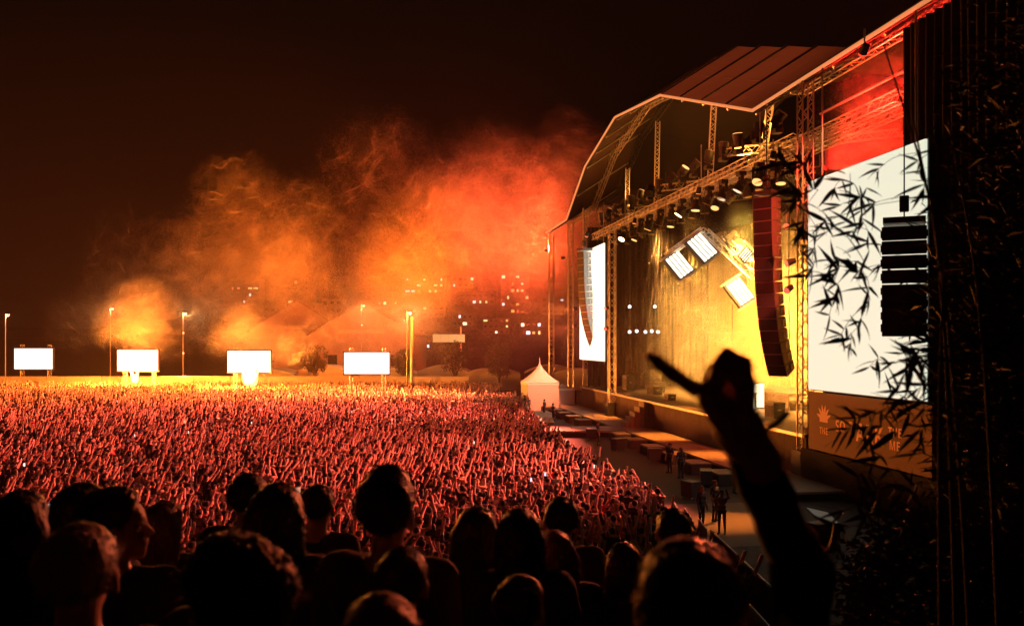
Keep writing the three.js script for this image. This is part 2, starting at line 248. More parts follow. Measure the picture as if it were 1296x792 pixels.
// roof
{
  const rf = stageThing('stage_roof', 'arched stage roof of orange lit fabric panels on trusses', 'stage roof', 74, 22, 0), L = rf.loc;
  const underShade = std(0.045, 0.026, 0.02, 0.85), seg = []; for (let i = 0; i < RIM.length - 1; i++) { const [d0, y0] = RIM[i], [d1, y1] = RIM[i + 1], n = Math.max(1, Math.round(Math.hypot(d1 - d0, y1 - y0) / 4.6)); for (let k = 0; k < n; k++) seg.push([d0 + (d1 - d0) * k / n, y0 + (y1 - y0) * k / n, d0 + (d1 - d0) * (k + 1) / n, y0 + (y1 - y0) * (k + 1) / n]); }  // dark colour for the sheets that put shade on the roof underside
  for (const [d0, y0, d1, y1] of seg) {
    const q = [], r2 = [], e = 0.2 * Math.sign(d1 - d0), n = 6, sag = (s) => -0.16 * Math.sin(Math.PI * s);
    for (let i = 0; i < n; i++) for (let j = 0; j < 3; j++) { const P = (u, w) => { const s = u / n, t = w / 3; return L(d0 + e + (d1 - d0 - 2 * e) * t, y0 + (y1 - y0) * t + 4.2 * s + sag(s) * Math.sin(Math.PI * t) * 1.4, 6.5 * s); }; q.push([P(i, j), P(i, j + 1), P(i + 1, j + 1), P(i + 1, j)]); }
    part('roof_panel', poly(q), M.fabric, rf); part('seam_batten', [bar(L(d0, y0 + 0.06, 0), L(d0, y0 + 4.3, 6.5), 0.085, 5)], M.dark, rf); part('shade_sheet', poly(q.map((f) => f.map((v) => v.clone().add(V(0, -0.16, 0))))), underShade, rf);  // dark sheet below the fabric stands for shade under the roof
    r2.push([L(d0, y0 + 4.18, 6.5), L(d1, y1 + 4.18, 6.5), L(d1, y1 + 2.5, 17.5), L(d0, y0 + 2.5, 17.5)]);
    part('ceiling', poly(r2), M.blackDrape, rf);
  }
  const pts = RIM.map(([d, y]) => L(d, y, 0)), rimGlow = glow(1, 0.3, 0.1, 0.75), rimGlowRed = glow(1, 0.1, 0.04, 0.35);  // glow put into the rim bars stands for lamplight on the metal
  for (let i = 0; i < pts.length - 1; i++) part('glow_bar', [bar(pts[i].clone().add(V(0, -0.06, 0.12)), pts[i + 1].clone().add(V(0, -0.06, 0.12)), i < 5 ? 0.11 : 0.1, 6)], i === 6 ? rimGlowRed : rimGlow, rf);
  part('glow_bar', [bar(L(52, 21.2, 3), L(37, 21.2, 3), 0.07, 6)], rimGlowRed, rf);  // inner bar glows red in place of light falling on it
  for (const v of [3.2, 6.3]) for (let i = 0; i < RIM.length - 1; i++) part('arch_truss', truss(L(RIM[i][0], RIM[i][1] + 4.2 * v / 6.5 - 0.7, v), L(RIM[i + 1][0], RIM[i + 1][1] + 4.2 * v / 6.5 - 0.7, v), 0.6, 0.05), v > 5 ? M.darkSteel : M.alu, rf);
  for (const [d0, y0] of seg) part('purlin', [bar(L(d0, y0 - 0.3, 0.1), L(d0, y0 + 3.8, 6.3), 0.08, 5)], M.alu, rf);
  for (const [v, y] of [[5, 21], [9, 22]]) part('roof_truss', truss(L(98, y, v), L(47, y, v), 0.6, 0.05), M.alu, rf);
  for (const d of [60, 74, 88]) part('cross_truss', truss(L(d, 20.6, 0.6), L(d, 22.6, 15), 0.5, 0.04), M.alu, rf);
  for (const [d, y] of [[62, 24], [72, 27], [86, 28.5], [96, 26]]) part('brace', truss(L(d, 20.5, 4), L(d - 3, y, 3.2), 0.4, 0.035), M.alu, rf);
}
// towers
[[101, 0.6, 23, 'slim truss tower behind the far speaker array'], [86.8, -0.2, 19, 'slim truss tower on the open side of the far video screen'], [48.4, 0.2, 22, 'truss tower between the tall speaker array and big screen'], [108, 0.4, 22.4, 'outer truss tower under the far roof end'], [120, 0.4, 22.4, 'last truss tower at the tip of the roof'], [47.4, 13, 22, 'rear truss tower by the gold drape']].forEach(([d, v, h, label]) => {
  const t = stageThing('truss_tower', label, 'truss tower', d, 0, v, 'truss towers carrying the stage roof');
  part('mast', truss(V(0, 0.3, 0), V(0, h, 0), 0.62, 0.05), M.alu, t); part('base_plate', [box(1.4, 0.3, 1.4, 0, 0.15, 0)], M.darkSteel, t); part('ballast', [box(1.1, 1.5, 1.1, 0, 1.05, 0)], M.dark, t);
});
// drapes
function pleats(W, H, nPl, depth) { const nx = nPl * 8, g = new THREE.PlaneGeometry(W, H, nx, 6), p = g.attributes.position; for (let i = 0; i < p.count; i++) { const x = p.getX(i), y = p.getY(i); p.setZ(i, depth * Math.sin(x / W * nPl * 6.283 + 0.5 * Math.sin(y * 0.4 + x)) + depth * 0.8 * noise3(x * 0.4, y * 0.06, 2)); } g.computeVertexNormals(); return g; }
{
  const dr = stageThing('gold_drape', 'tall gold pleated drape hanging at the stage back', 'curtain', 72, 2.7, 14.5);
  for (let i = 0; i < 8; i++) part('curtain_panel', pleats(6.55, 17, 9, 0.16).translate(22.5 - i * 6.6, 8.6, (i % 2) * 0.12), M.drape, dr);
  const sd = stageThing('side_drape', 'dark drape closing the far side of the stage', 'curtain', 100, 2.7, 8);
  for (let i = 0; i < 3; i++) part('curtain_panel', pleats(4.9, 18, 7, 0.15).rotateY(Math.PI / 2).translate(0, 9, 5 - i * 5), std(0.06, 0.04, 0.035, 0.9), sd);
  const nd = stageThing('wing_drape', 'black drape covering the stage wing beside the big screen', 'curtain', 33, 0, 0.2);
  for (let i = 0; i < 3; i++) part('curtain_panel', pleats(4.4, 21.6, 8, 0.12).translate(6.6 - i * 4.45 - 1.9 , 10.8, 0.1 * (i % 2)), M.blackDrape, nd);
  part('edge_batten', [box(0.18, 15.6, 0.18, -3.95, 8, 0.2)], std(0.2, 0.02, 0.015), nd);
  const bd = stageThing('backstage_drape', 'black drape behind the big screen', 'curtain', 42, 0, 1.4);
  for (let i = 0; i < 3; i++) part('curtain_panel', pleats(4.4, 16.4, 8, 0.12).translate(4.4 - i * 4.42, 8.2, 0), M.blackDrape, bd);
}
// side video screens
function sideScreen(d0, d1, y0, y1, label, mat, k) {
  const dm = (d0 + d1) / 2, W = (d1 - d0) * AL, H = y1 - y0, t = stageThing('stage_screen', label, 'video screen', dm, 0, 0);
  part('screen_panel', [box(W, H, 0.12, 0, (y0 + y1) / 2, 0.5)], mat, t); part('frame', [box(W + 0.12, H + 0.12, 0.3, 0, (y0 + y1) / 2, 0.26)], M.dark, t);
  for (const x of [-0.4, 0.4]) part('hanger', [bar(V(x * W, y1, 0.3), V(x * W, 21.8, 0.3), 0.05)], M.steel, t);
  const l = new THREE.RectAreaLight(C(1, 0.93, 0.74), k, W, H); l.position.set(0, (y0 + y1) / 2, 0.6); l.rotation.y = Math.PI; t.add(l);
  return t;
}
sideScreen(36.7, 46.6, 5.25, 16.1, 'big white video screen beside the stage behind bamboo leaves', glow(0.79, 0.83, 0.65, 1), 0.06);
sideScreen(88.6, 99.2, 5.8, 17.6, 'narrow looking white video screen beyond the far speaker array', glow(1, 0.9, 0.66, 1.6), 1.6);
{
  const t = stageThing('stage_banner', 'brown banner with leaf emblem and pale lettering under the big screen', 'banner', 41.6, 0, 0);
  part('cloth_panel', [box(10.4 * AL, 3.0, 0.08, 0, 3.62, 0.4)], std(0.3, 0.15, 0.06, 0.7, { map: rep(cloth, 6, 2) }), t); part('base_panel', [box(12, 2.0, 0.1, 0, 1.05, 0.42)], M.blackDrape, t);
  const cv = document.createElement('canvas'); cv.width = 1024; cv.height = 256; const c = cv.getContext('2d'); c.clearRect(0, 0, 1024, 256); c.fillStyle = '#ffc9a4'; c.strokeStyle = '#ffc9a4';
  c.save(); c.translate(118, 118); for (const a of [-1.25, -0.75, -0.25, 0.25, 0.75, 1.25]) { c.save(); c.rotate(a); c.beginPath(); c.moveTo(0, 0); c.quadraticCurveTo(-24, -44, 0, -96); c.quadraticCurveTo(24, -44, 0, 0); c.fill(); c.restore(); } c.fillRect(-52, -6, 104, 26); c.restore();
  c.font = 'bold 60px sans-serif'; c.fillText('THE', 64, 214); c.font = 'bold 96px sans-serif'; c.fillText('SO', 262, 178); c.font = 'bold 150px sans-serif'; c.fillText('TARK', 420, 214); c.font = 'bold 74px sans-serif'; c.fillText('THE', 836, 150); c.fillText('ME', 846, 224);
  const tx = new THREE.CanvasTexture(cv); tx.colorSpace = THREE.SRGBColorSpace;
  part('lettering', new THREE.PlaneGeometry(8.2, 2.05).translate(-0.5, 3.7, 0.445), new THREE.MeshStandardMaterial({ map: tx, transparent: true, roughness: 0.6 }), t);
}
// line arrays
function lineArray(n, w, h, dep, open, mat) {
  const g = new THREE.Group(); let y = 0, z = 0, a = 0.04;
  const s = new THREE.Shape([[dep / 2, -h / 2 + 0.015], [dep / 2, h / 2 - 0.015], [-dep / 2, h / 2 - 0.07], [-dep / 2, -h / 2 + 0.07]].map((p) => new THREE.Vector2(...p)));
  const cab = new THREE.ExtrudeGeometry(s, { depth: w - 0.06, bevelEnabled: true, bevelSize: 0.015, bevelThickness: 0.03, bevelSegments: 1 }).translate(0, 0, -w / 2 + 0.03).rotateY(-Math.PI / 2), gr = box(w - 0.1, h - 0.08, 0.03, 0, 0, dep / 2 + 0.03), rig = join([box(0.05, h * 0.5, 0.1, w / 2 + 0.03, 0, -dep * 0.05), box(0.05, 0.1, 0.28, w / 2 + 0.03, h * 0.2, -dep * 0.3)]), rigB = rig.clone().scale(-1, 1, 1);
  part('flying_frame', [box(w * 0.95, 0.22, dep * 1.3, 0, 0.25, -dep * 0.1), bar(V(0, 0.3, 0), V(0, 5.2, 0), 0.03), rbox(0.34, 0.6, 0.34, 0, 0.9, 0, 0.05)], M.darkSteel, g);
  for (let i = 0; i < n; i++) {
    a = 0.02 + 0.42 * Math.pow(i / (n - 1), 2.2) * (open ? 0.2 : 1); const gap = open ? (i && i < 5 ? 0.04 : -0.025) : -0.012;
    y -= (h + gap) * Math.cos(a) * (i ? 1 : 0.5); z -= (h + gap) * Math.sin(a) * (i ? 1 : 0.5);
    const c = part('speaker_cabinet', cab, mat, g); c.position.set(0, y, z); c.rotation.x = a;
    part('grille', gr, M.grille, c); part('rigging', rig, M.steel, c); part('rigging', rigB, M.steel, c);
  }
  return g;
}
const arr = put(lineArray(15, 1.25, 0.71, 0.95, false, std(0.2, 0.17, 0.16, 0.55)), 'line_array', 'tall curved speaker array hanging between stage and big screen', 'speaker array'); arr.position.copy(S(51.6, 16.1, -0.55)); arr.rotation.y = TURN + 0.62;
const arr2 = arr.clone(); put(arr2, 'line_array', 'tall curved speaker array hanging before the far video screen', 'speaker array'); arr2.position.copy(S(93.5, 17.2, -1.4)); arr2.rotation.y = TURN + 0.35;
const outf = put(lineArray(8, 1.55, 0.5, 0.9, true, M.speaker), 'outfill_array', 'small black speaker array with open gaps hanging before the big screen', 'speaker array'); outf.position.copy(at(1145, 288, 33.5)); outf.rotation.y = -0.42;
// moving heads on the front truss
{
  const ft = stageThing('lighting_truss', 'long lighting truss above the stage front carrying moving lights', 'truss', 72, 19.2, 0.6), L = ft.loc;
  part('truss_beam', truss(L(97, 19.2, 0.6), L(50, 19.2, 0.6), 0.6, 0.045), M.alu, ft);
  part('rear_beam', truss(L(97, 19.9, 3.6), L(50, 19.9, 3.6), 0.6, 0.045), M.alu, ft);
  for (const d of [55, 65, 75, 85, 95]) { part('hanger', [bar(L(d, 19.4, 0.6), L(d, 22.2, 0.6), 0.04)], M.steel, ft); part('spreader', truss(L(d, 19.4, 0.6), L(d, 19.8, 3.6), 0.3, 0.03), M.alu, ft); }
  const proto = new THREE.Group(), lens = [glow(1, 0.75, 0.4, 6), glow(1, 0.5, 0.16, 1.6), std(0.3, 0.25, 0.2, 0.1)];
  const geos = { base: rbox(0.42, 0.2, 0.34, 0, -0.1, 0, 0.04), yoke: join([box(0.06, 0.5, 0.14, -0.27, -0.4, 0), box(0.06, 0.5, 0.14, 0.27, -0.4, 0), box(0.6, 0.06, 0.14, 0, -0.18, 0)]), head: join([new THREE.CylinderGeometry(0.2, 0.25, 0.3, 12).translate(0, -0.18, 0), new THREE.SphereGeometry(0.21, 12, 8), box(0.3, 0.22, 0.3, 0, 0.1, 0)]), lens: new THREE.CylinderGeometry(0.21, 0.21, 0.03, 14).translate(0, -0.345, 0) };
  let i = 0;
  for (const [v, y] of [[0.6, 18.86], [3.6, 19.56], [0.6, 20.1]]) for (let d = 52 + v; d < 96; d += 2.5 + (i % 3) * 0.25, i++) {
    const up = y > 20, k = i === 6 || i === 12 ? 0 : i % 4 === 1 ? 1 : 2;
    const m = stageThing('moving_light', (k === 0 ? 'brightly lit' : k === 1 ? 'dimly lit amber' : 'unlit') + (up ? ' moving head lamp standing on the lighting truss' : v > 2 ? ' moving head lamp hanging from the rear beam' : ' moving head lamp hanging from the front beam'), 'stage light', d, y, v, 'moving lights on the lighting truss');
    if (up) m.rotation.z = Math.PI;
    m.scale.setScalar(1.5);
    part('base', geos.base, M.dark, m); const yk = part('yoke', geos.yoke, M.dark, m); yk.rotation.y = rr(-1, 1);
    const h = part('head', geos.head, M.dark, yk); h.position.y = -0.55; h.rotation.x = rr(-0.9, 0.2) * (up ? -1 : 1);
    part('lens', geos.lens, lens[k], h);
  }
}
// hanging strobe panels with bar lamps
{
  const bars = glow(1, 0.93, 0.72, 3), back = std(0.05, 0.045, 0.04);
  function strobe(px, py, ux, uy, vx, vy, D, label) {
    const c = at(px, py, D), k = D / F, g = thing('strobe_panel', label, 'stage light', c, 0, 'strobe panels hanging over the stage');
    const u = V(ux * k, -uy * k, -ux * k * 0.5), v = V(vx * k, -vy * k, vx * k * 0.2), n = u.clone().cross(v).normalize(); if (n.z < 0) n.negate();
    const U = u.length(), W = v.length(), m = new THREE.Matrix4().makeBasis(u.clone().normalize(), n.clone().cross(u.clone().normalize()), n); g.setRotationFromMatrix(m);
    part('housing', [box(U + 0.2, W + 0.2, 0.22, 0, 0, -0.16)], back, g);
    for (let i = 0; i < 4; i++) part('bar_lamp', [box(U / 4 - 0.19, W, 0.1, -U / 2 + U * (i + 0.5) / 4, 0, 0.02)], bars, g);
    part('bracket', [box(U + 0.7, 0.16, 0.16, 0, W / 2 + 0.2, -0.1), box(U + 0.7, 0.16, 0.16, 0, -W / 2 - 0.2, -0.1)], M.alu, g);
    for (let i = 0; i < 4; i++) { const l = new THREE.RectAreaLight(C(1, 0.78, 0.4), 6, U / 4 - 0.2, W - 0.06); l.position.set(-U / 2 + U * (i + 0.5) / 4, 0, 0.08); l.rotation.y = Math.PI; g.add(l); }
  }
  strobe(860, 335, 19, -13, 19, 23, 71, 'bright white bar lamp panel hanging lowest toward the far screen'); strobe(889, 313, 19, -14, 22, 24, 69, 'bright white bar lamp panel hanging in the middle of the tilted rig'); strobe(937, 369, 20, -12, 20, 23, 66, 'bright white bar lamp panel hanging below the tilted rig'); strobe(944, 322, 9, 8, -5, 14, 65, 'small bright lamp panel at the lower end of the tilted rig');
  const rg = thing('tilted_rig', 'tilted truss rig holding lamps above the stage', 'truss', at(920, 318, 68)), o = rg.position, Q = (x, y, D) => at(x, y, D).sub(o);
  part('beam', truss(Q(892, 292, 69), Q(955, 350, 66), 0.5, 0.05), M.alu, rg); part('beam', truss(Q(918, 296, 68), Q(950, 334, 66), 0.45, 0.05), M.alu, rg); part('beam', truss(Q(843, 324, 72), Q(890, 290, 69), 0.35, 0.05), M.alu, rg);
  for (const [x, y] of [[926, 300], [936, 312], [928, 306]]) part('lamp_box', [rbox(0.9, 0.8, 0.8, 0, 0, 0, 0.06).rotateZ(0.7).translate(...Q(x, y, 67.5).toArray())], M.dark, rg);
  for (const [x, y, D] of [[892, 292, 69], [955, 350, 66], [843, 324, 72]]) part('cable', [bar(Q(x, y, D), Q(x, y, D).setY(21.5 - o.y), 0.025)], M.darkSteel, rg);
  // bright riser blocks
  [[947, 491, 26, 11, 'pale'], [962, 500, 9, 30, 'upright'], [943, 510, 30, 12, 'long low']].forEach(([px, py, w, h, l], i) => { const D = 66 + i * 0.6, c = at(px, py, D), g = thing('light_block', l + ' white lamp block at the back of the stage', 'stage light', V(c.x, c.y - h / F * D / 2, c.z), 0, 'white lamp blocks on the stage'); part('lamp_face', [box(w / F * D, h / F * D, 0.2, 0, h / F * D / 2, 0.1)], glow(1, 0.92, 0.55, 1.8), g); part('case', [box(w / F * D + 0.1, h / F * D + 0.1, 0.4, 0, h / F * D / 2, -0.15)], M.dark, g); });
  // risers, side lamps
  const rs = stageThing('stage_riser', 'dark riser platform on the stage', 'platform', 70, 2.7, 9); part('deck', [box(14, 0.15, 5, 0, 1.2, 0)], M.deck, rs); for (let i = 0; i < 6; i++) part('front_panel', [box(2.28, 1.1, 0.06, -5.8 + i * 2.33, 0.57, 2.5)], M.brown, rs);
  [[797, 388, 0], [829, 388, 0], [797, 420, 1], [806, 419, 1], [817, 420, 1], [825, 419, 1], [833, 420, 1]].forEach(([px, py, r]) => { const c = at(px, py, 98), g = thing('side_lamp', r ? 'small cool white lamp in the lower row at the far side of the stage' : 'small cool white lamp in the upper row at the far side of the stage', 'stage light', c, 0, 'cool side lamps at the far side of the stage'); part('can', [new THREE.CylinderGeometry(0.22, 0.16, 0.5, 10).rotateX(Math.PI / 2).translate(0, 0, -0.26)], M.dark, g); part('lamp_lens', [new THREE.CylinderGeometry(0.17, 0.17, 0.03, 12).rotateX(Math.PI / 2).translate(0, 0, 0.02)], glow(0.8, 0.9, 1, 4), g); part('clamp', [bar(V(0, 0.1, -0.3), V(0, 0.6, -0.3), 0.03)], M.steel, g); });
}
// backline and flight cases
[[92, 3, 1.6, 1.5, 0.9, 'tall dark amplifier stack near the far side lamps'], [88, 5, 1.2, 1.0, 0.8, 'square dark amplifier near the far side of the stage'], [84, 3.2, 2.0, 0.8, 0.9, 'long low dark flight case on the stage'], [80, 7, 1.4, 1.3, 1.0, 'dark amplifier before the gold drape'], [95, 6.5, 1.8, 2.0, 1.0, 'tallest dark equipment rack at the far side of the stage'], [58, 3, 1.4, 1.0, 0.8, 'dark flight case near the tall speaker array'], [76, 2, 1.1, 0.5, 0.7, 'small wedge monitor at the stage lip']].forEach(([d, v, w, h, dp, label]) => { const t = stageThing('equipment_case', label, 'equipment', d, 2.72, v, 'equipment on the stage'); part('body', [rbox(w, h, dp, 0, h / 2, 0, 0.03)], M.speaker, t); part('lid', [rbox(w + 0.03, 0.12, dp + 0.03, 0, h - 0.02, 0, 0.02)], M.darkSteel, t); part('grille', [box(w * 0.86, h * 0.7, 0.03, 0, h * 0.45, dp / 2 + 0.016)], M.grille, t); for (const k of [-1, 1]) part('handle', [rbox(0.04, 0.1, 0.24, k * (w / 2 + 0.02), h * 0.55, 0, 0.015)], M.steel, t); });
[[9.2, 57, 0.9], [7.6, 63, 1.1], [10.4, 47.5, 1.2], [8.8, 43.6, 0.8], [6.4, 70, 1.0]].forEach(([x, d, w], i) => { const t = thing('flight_case', ['dark flight case lying in the pit beside the catwalk', 'long flight case in the pit before the subwoofers', 'widest flight case in the pit near the runway end', 'small flight case where the pit meets the tan path', 'flight case in the pit behind the first barrier sections'][i], 'case', V(x, 0.01, -d), i * 0.7, 'flight cases in the pit'); part('body', [rbox(w, 0.7, 0.6, 0, 0.47, 0, 0.03)], M.speaker, t); part('lid', [rbox(w + 0.02, 0.14, 0.62, 0, 0.8, 0, 0.02)], M.darkSteel, t); for (const a of [-1, 1]) for (const b of [-1, 1]) part('caster', [new THREE.CylinderGeometry(0.06, 0.06, 0.05, 10).rotateX(Math.PI / 2).translate(a * w * 0.4, 0.06, b * 0.22)], M.steel, t); });
// lamps that light stage, crowd and smoke
function flood(name, label, pos, aim, color, k, angle, pen = 0.8) {
  const t = thing(name, label, 'stage light', pos), dir = aim.clone().sub(pos).normalize(), q = new THREE.Quaternion().setFromUnitVectors(V(0, 0, 1), dir);
  part('housing', [new THREE.CylinderGeometry(0.2, 0.15, 0.42, 12).rotateX(Math.PI / 2).translate(0, 0, -0.3).applyQuaternion(q)], M.dark, t);
  part('lamp_lens', [new THREE.CylinderGeometry(0.17, 0.17, 0.04, 14).rotateX(Math.PI / 2).applyQuaternion(q)], glow(...color, 1.4), t);
  part('bracket', [bar(V(0, 0, 0).addScaledVector(dir, -0.3), V(0, 0.9, 0).addScaledVector(dir, -0.3), 0.04)], M.steel, t);
  const l = new THREE.SpotLight(C(...color), k, 0, angle, pen, 2); l.position.copy(dir).multiplyScalar(0.12); l.target.position.copy(aim).sub(pos); l.shadow.radius = 12; l.castShadow = true; t.add(l, l.target);
}
const RED = [1, 0.1, 0.055], PINK = [1, 0.115, 0.07], GOLD = [1, 0.43, 0.07], ORANGE = [1, 0.26, 0.03];
[[48.4, 10.5, V(-1, 1, -37), 13000, 0.42, PINK, 'near truss tower beside the big screen'], [48.4, 12, V(-20, 1, -46), 7000, 0.6, PINK, 'same near tower, above the first one'], [86.8, 9, V(-8, 1, -58), 40000, 0.42, PINK, 'tower beside the far screen'], [86.8, 11, V(-36, 1, -66), 38000, 0.55, PINK, 'same far tower, above its neighbour'], [101, 9.5, V(-24, 1, -92), 40000, 0.6, [1, 0.15, 0.05], 'tower behind the far speaker array'], [101, 11.5, V(-62, 1, -108), 60000, 0.6, [1, 0.2, 0.04], 'outermost tower position, above its neighbour'], [48.4, 14, V(-0.5, 6.8, -3), 4200, 0.12, [1, 0.14, 0.05], 'near tower, aimed at the terrace']].forEach(([d, y, aim, k, an, c, l]) => flood('crowd_flood', (c === PINK ? 'pink' : 'orange') + ' flood lamp on the ' + l, S(d, y, -0.9), aim, c, k, an, 1));
[[54, 8], [63, 8], [72, 8], [81, 8]].forEach(([d, v], i) => flood('stage_wash', ['first', 'second', 'third', 'fourth'][i] + ' gold wash lamp from the tall speaker array shining on the drape', S(d, 18.3, 1.6), S(d + 4, 5, 13), GOLD, 15000, 0.7));
[[60, 22], [78, 25], [92, 24]].forEach(([d, y], i) => flood('roof_uplight', ['first', 'second', 'third'][i] + ' gold uplight from the tall speaker array shining into the roof', S(d, 19.9, 1.8), S(d + 3, y + 3, 4), [1, 0.34, 0.05], 330, 1.2));
[[52, 56, -1.4, 'beside the tall speaker array'], [64, 68, -1.4, 'in the middle of the stage'], [80, 86, -1.4, 'towards the far screen']].forEach(([d, e2, v, l]) => flood('runway_wash', 'amber runway lamp under the lighting truss ' + l, S(d, 18.4, 0), S(e2, 0, v), ORANGE, 5200, 0.2));
flood('tent_wash', 'amber lamp under the far truss end shining on the pointed tent', S(90, 18.4, -2), V(3, 2, -98.6), [1, 0.2, 0.07], 5200, 0.25); flood('path_wash', 'amber lamp on the near truss tower shining on the tan path', S(47, 13, -0.6), V(9.4, 0, -38), ORANGE, 2800, 0.13);
flood('red_wash', 'red wash lamp under the roof behind the tall speaker array', S(50, 17.6, 2.2), S(44, 20.5, 6), [1, 0.02, 0.01], 6000, 1.1); flood('red_wash', 'red wash lamp aimed at the tall speaker array', S(40, 20.6, -1.4), S(51, 12, -0.4), [1, 0.06, 0.025], 1700, 0.5);
flood('smoke_flood', 'red flood lamp at the tip of the roof shining into the smoke', S(119, 20, -0.6), V(-10, 34, -160), [1, 0.085, 0.022], 37000, 0.8);
flood('smoke_flood', 'orange flood lamp on the outer tower shining over the crowd', S(108, 18, -0.8), V(-55, 28, -150), [1, 0.14, 0.008], 60000, 0.6);
{ const t = thing('added_light_tower', 'added unseen truss tower for the lamp aimed at the stage roof', 'truss tower', V(-44, 0, -26)); part('mast', truss(V(0, 0, 0), V(0, 14, 0), 0.8, 0.06), M.alu, t); part('base_plate', [box(2.4, 0.3, 2.4, 0, 0.15, 0)], M.darkSteel, t); }  // tower out of view, added to carry a lamp for the roof
flood('added_roof_flood', 'added orange flood lamp on the unseen tower aimed at the roof', V(-43.4, 13.4, -26), S(66, 28, 3), [1, 0.15, 0.04], 17000, 0.2);  // added lamp that brings the orange light onto the roof fabric
// ---------- people: joints with radii, joined by a smooth minimum, meshed on a grid ----------
function field(bones, k = 0.035) {
  const n = bones.length, d = new Float64Array(n * 9);
  bones.forEach(([a, b, ra, rb], i) => { const x = b[0] - a[0], y = b[1] - a[1], z = b[2] - a[2]; d.set([a[0], a[1], a[2], x, y, z, 1 / (x * x + y * y + z * z + 1e-9), ra, rb - ra], i * 9); });
  return (px, py, pz) => {
    let m = 1e3;
    for (let i = 0; i < n; i++) {
      const o = i * 9, x = px - d[o], y = py - d[o + 1], z = pz - d[o + 2]; let t = (x * d[o + 3] + y * d[o + 4] + z * d[o + 5]) * d[o + 6]; t = t < 0 ? 0 : t > 1 ? 1 : t;
      const ex = x - t * d[o + 3], ey = y - t * d[o + 4], ez = z - t * d[o + 5], q = Math.sqrt(ex * ex + ey * ey + ez * ez) - d[o + 7] - t * d[o + 8];
      const h = k - Math.abs(m - q); m = Math.min(m, q) - (h > 0 ? h * h * 0.25 / k : 0);
    }
    return m;
  };
}
function nets(fn, lo, hi, cell) {                              // surface nets
  const nx = Math.ceil((hi[0] - lo[0]) / cell) + 1, ny = Math.ceil((hi[1] - lo[1]) / cell) + 1, nz = Math.ceil((hi[2] - lo[2]) / cell) + 1, f = new Float32Array(nx * ny * nz), id = new Int32Array(nx * ny * nz).fill(-1), I = (x, y, z) => x + nx * (y + ny * z);
  for (let z = 0; z < nz; z++) for (let y = 0; y < ny; y++) for (let x = 0; x < nx; x++) f[I(x, y, z)] = fn(lo[0] + x * cell, lo[1] + y * cell, lo[2] + z * cell);
  const pos = [], nor = [], idx = [], E = [[0, 1], [0, 2], [0, 4], [1, 3], [1, 5], [2, 3], [2, 6], [3, 7], [4, 5], [4, 6], [5, 7], [6, 7]], v = new Float64Array(8);
  for (let z = 0; z < nz - 1; z++) for (let y = 0; y < ny - 1; y++) for (let x = 0; x < nx - 1; x++) {
    let m = 0; for (let k = 0; k < 8; k++) { v[k] = f[I(x + (k & 1), y + (k >> 1 & 1), z + (k >> 2))]; if (v[k] < 0) m |= 1 << k; }
    if (m === 0 || m === 255) continue;
    let sx = 0, sy = 0, sz = 0, n = 0;
    for (const [a, b] of E) if ((m >> a & 1) !== (m >> b & 1)) { const t = v[a] / (v[a] - v[b]); sx += (a & 1) + t * ((b & 1) - (a & 1)); sy += (a >> 1 & 1) + t * ((b >> 1 & 1) - (a >> 1 & 1)); sz += (a >> 2) + t * ((b >> 2) - (a >> 2)); n++; }
    id[I(x, y, z)] = pos.length / 3; pos.push(lo[0] + (x + sx / n) * cell, lo[1] + (y + sy / n) * cell, lo[2] + (z + sz / n) * cell);
    const gx = v[1] + v[3] + v[5] + v[7] - v[0] - v[2] - v[4] - v[6], gy = v[2] + v[3] + v[6] + v[7] - v[0] - v[1] - v[4] - v[5], gz = v[4] + v[5] + v[6] + v[7] - v[0] - v[1] - v[2] - v[3], gl = Math.hypot(gx, gy, gz) || 1; nor.push(gx / gl, gy / gl, gz / gl);
  }
  const quad = (a, b, c, d, fl) => { if (a < 0 || b < 0 || c < 0 || d < 0) return; fl ? idx.push(a, b, c, a, c, d) : idx.push(a, c, b, a, d, c); };
  for (let z = 1; z < nz - 1; z++) for (let y = 1; y < ny - 1; y++) for (let x = 1; x < nx - 1; x++) {
    const s = f[I(x, y, z)] < 0;
    if (s !== f[I(x + 1, y, z)] < 0) quad(id[I(x, y - 1, z - 1)], id[I(x, y, z - 1)], id[I(x, y, z)], id[I(x, y - 1, z)], s);
    if (s !== f[I(x, y + 1, z)] < 0) quad(id[I(x - 1, y, z - 1)], id[I(x - 1, y, z)], id[I(x, y, z)], id[I(x, y, z - 1)], s);
    if (s !== f[I(x, y, z + 1)] < 0) quad(id[I(x - 1, y - 1, z)], id[I(x, y - 1, z)], id[I(x, y, z)], id[I(x - 1, y, z)], s);
  }
  const g = new THREE.BufferGeometry(); g.setAttribute('position', new THREE.Float32BufferAttribute(pos, 3)); g.setAttribute('normal', new THREE.Float32BufferAttribute(nor, 3)); g.setIndex(idx); return g;
}
const bounds = (bones, m = 0.06) => { const lo = [9, 9, 9], hi = [-9, -9, -9]; for (const [a, b, r, s] of bones) for (let i = 0; i < 3; i++) { lo[i] = Math.min(lo[i], a[i] - r, b[i] - s) ; hi[i] = Math.max(hi[i], a[i] + r, b[i] + s); } return [lo.map((v) => v - m), hi.map((v) => v + m)]; };
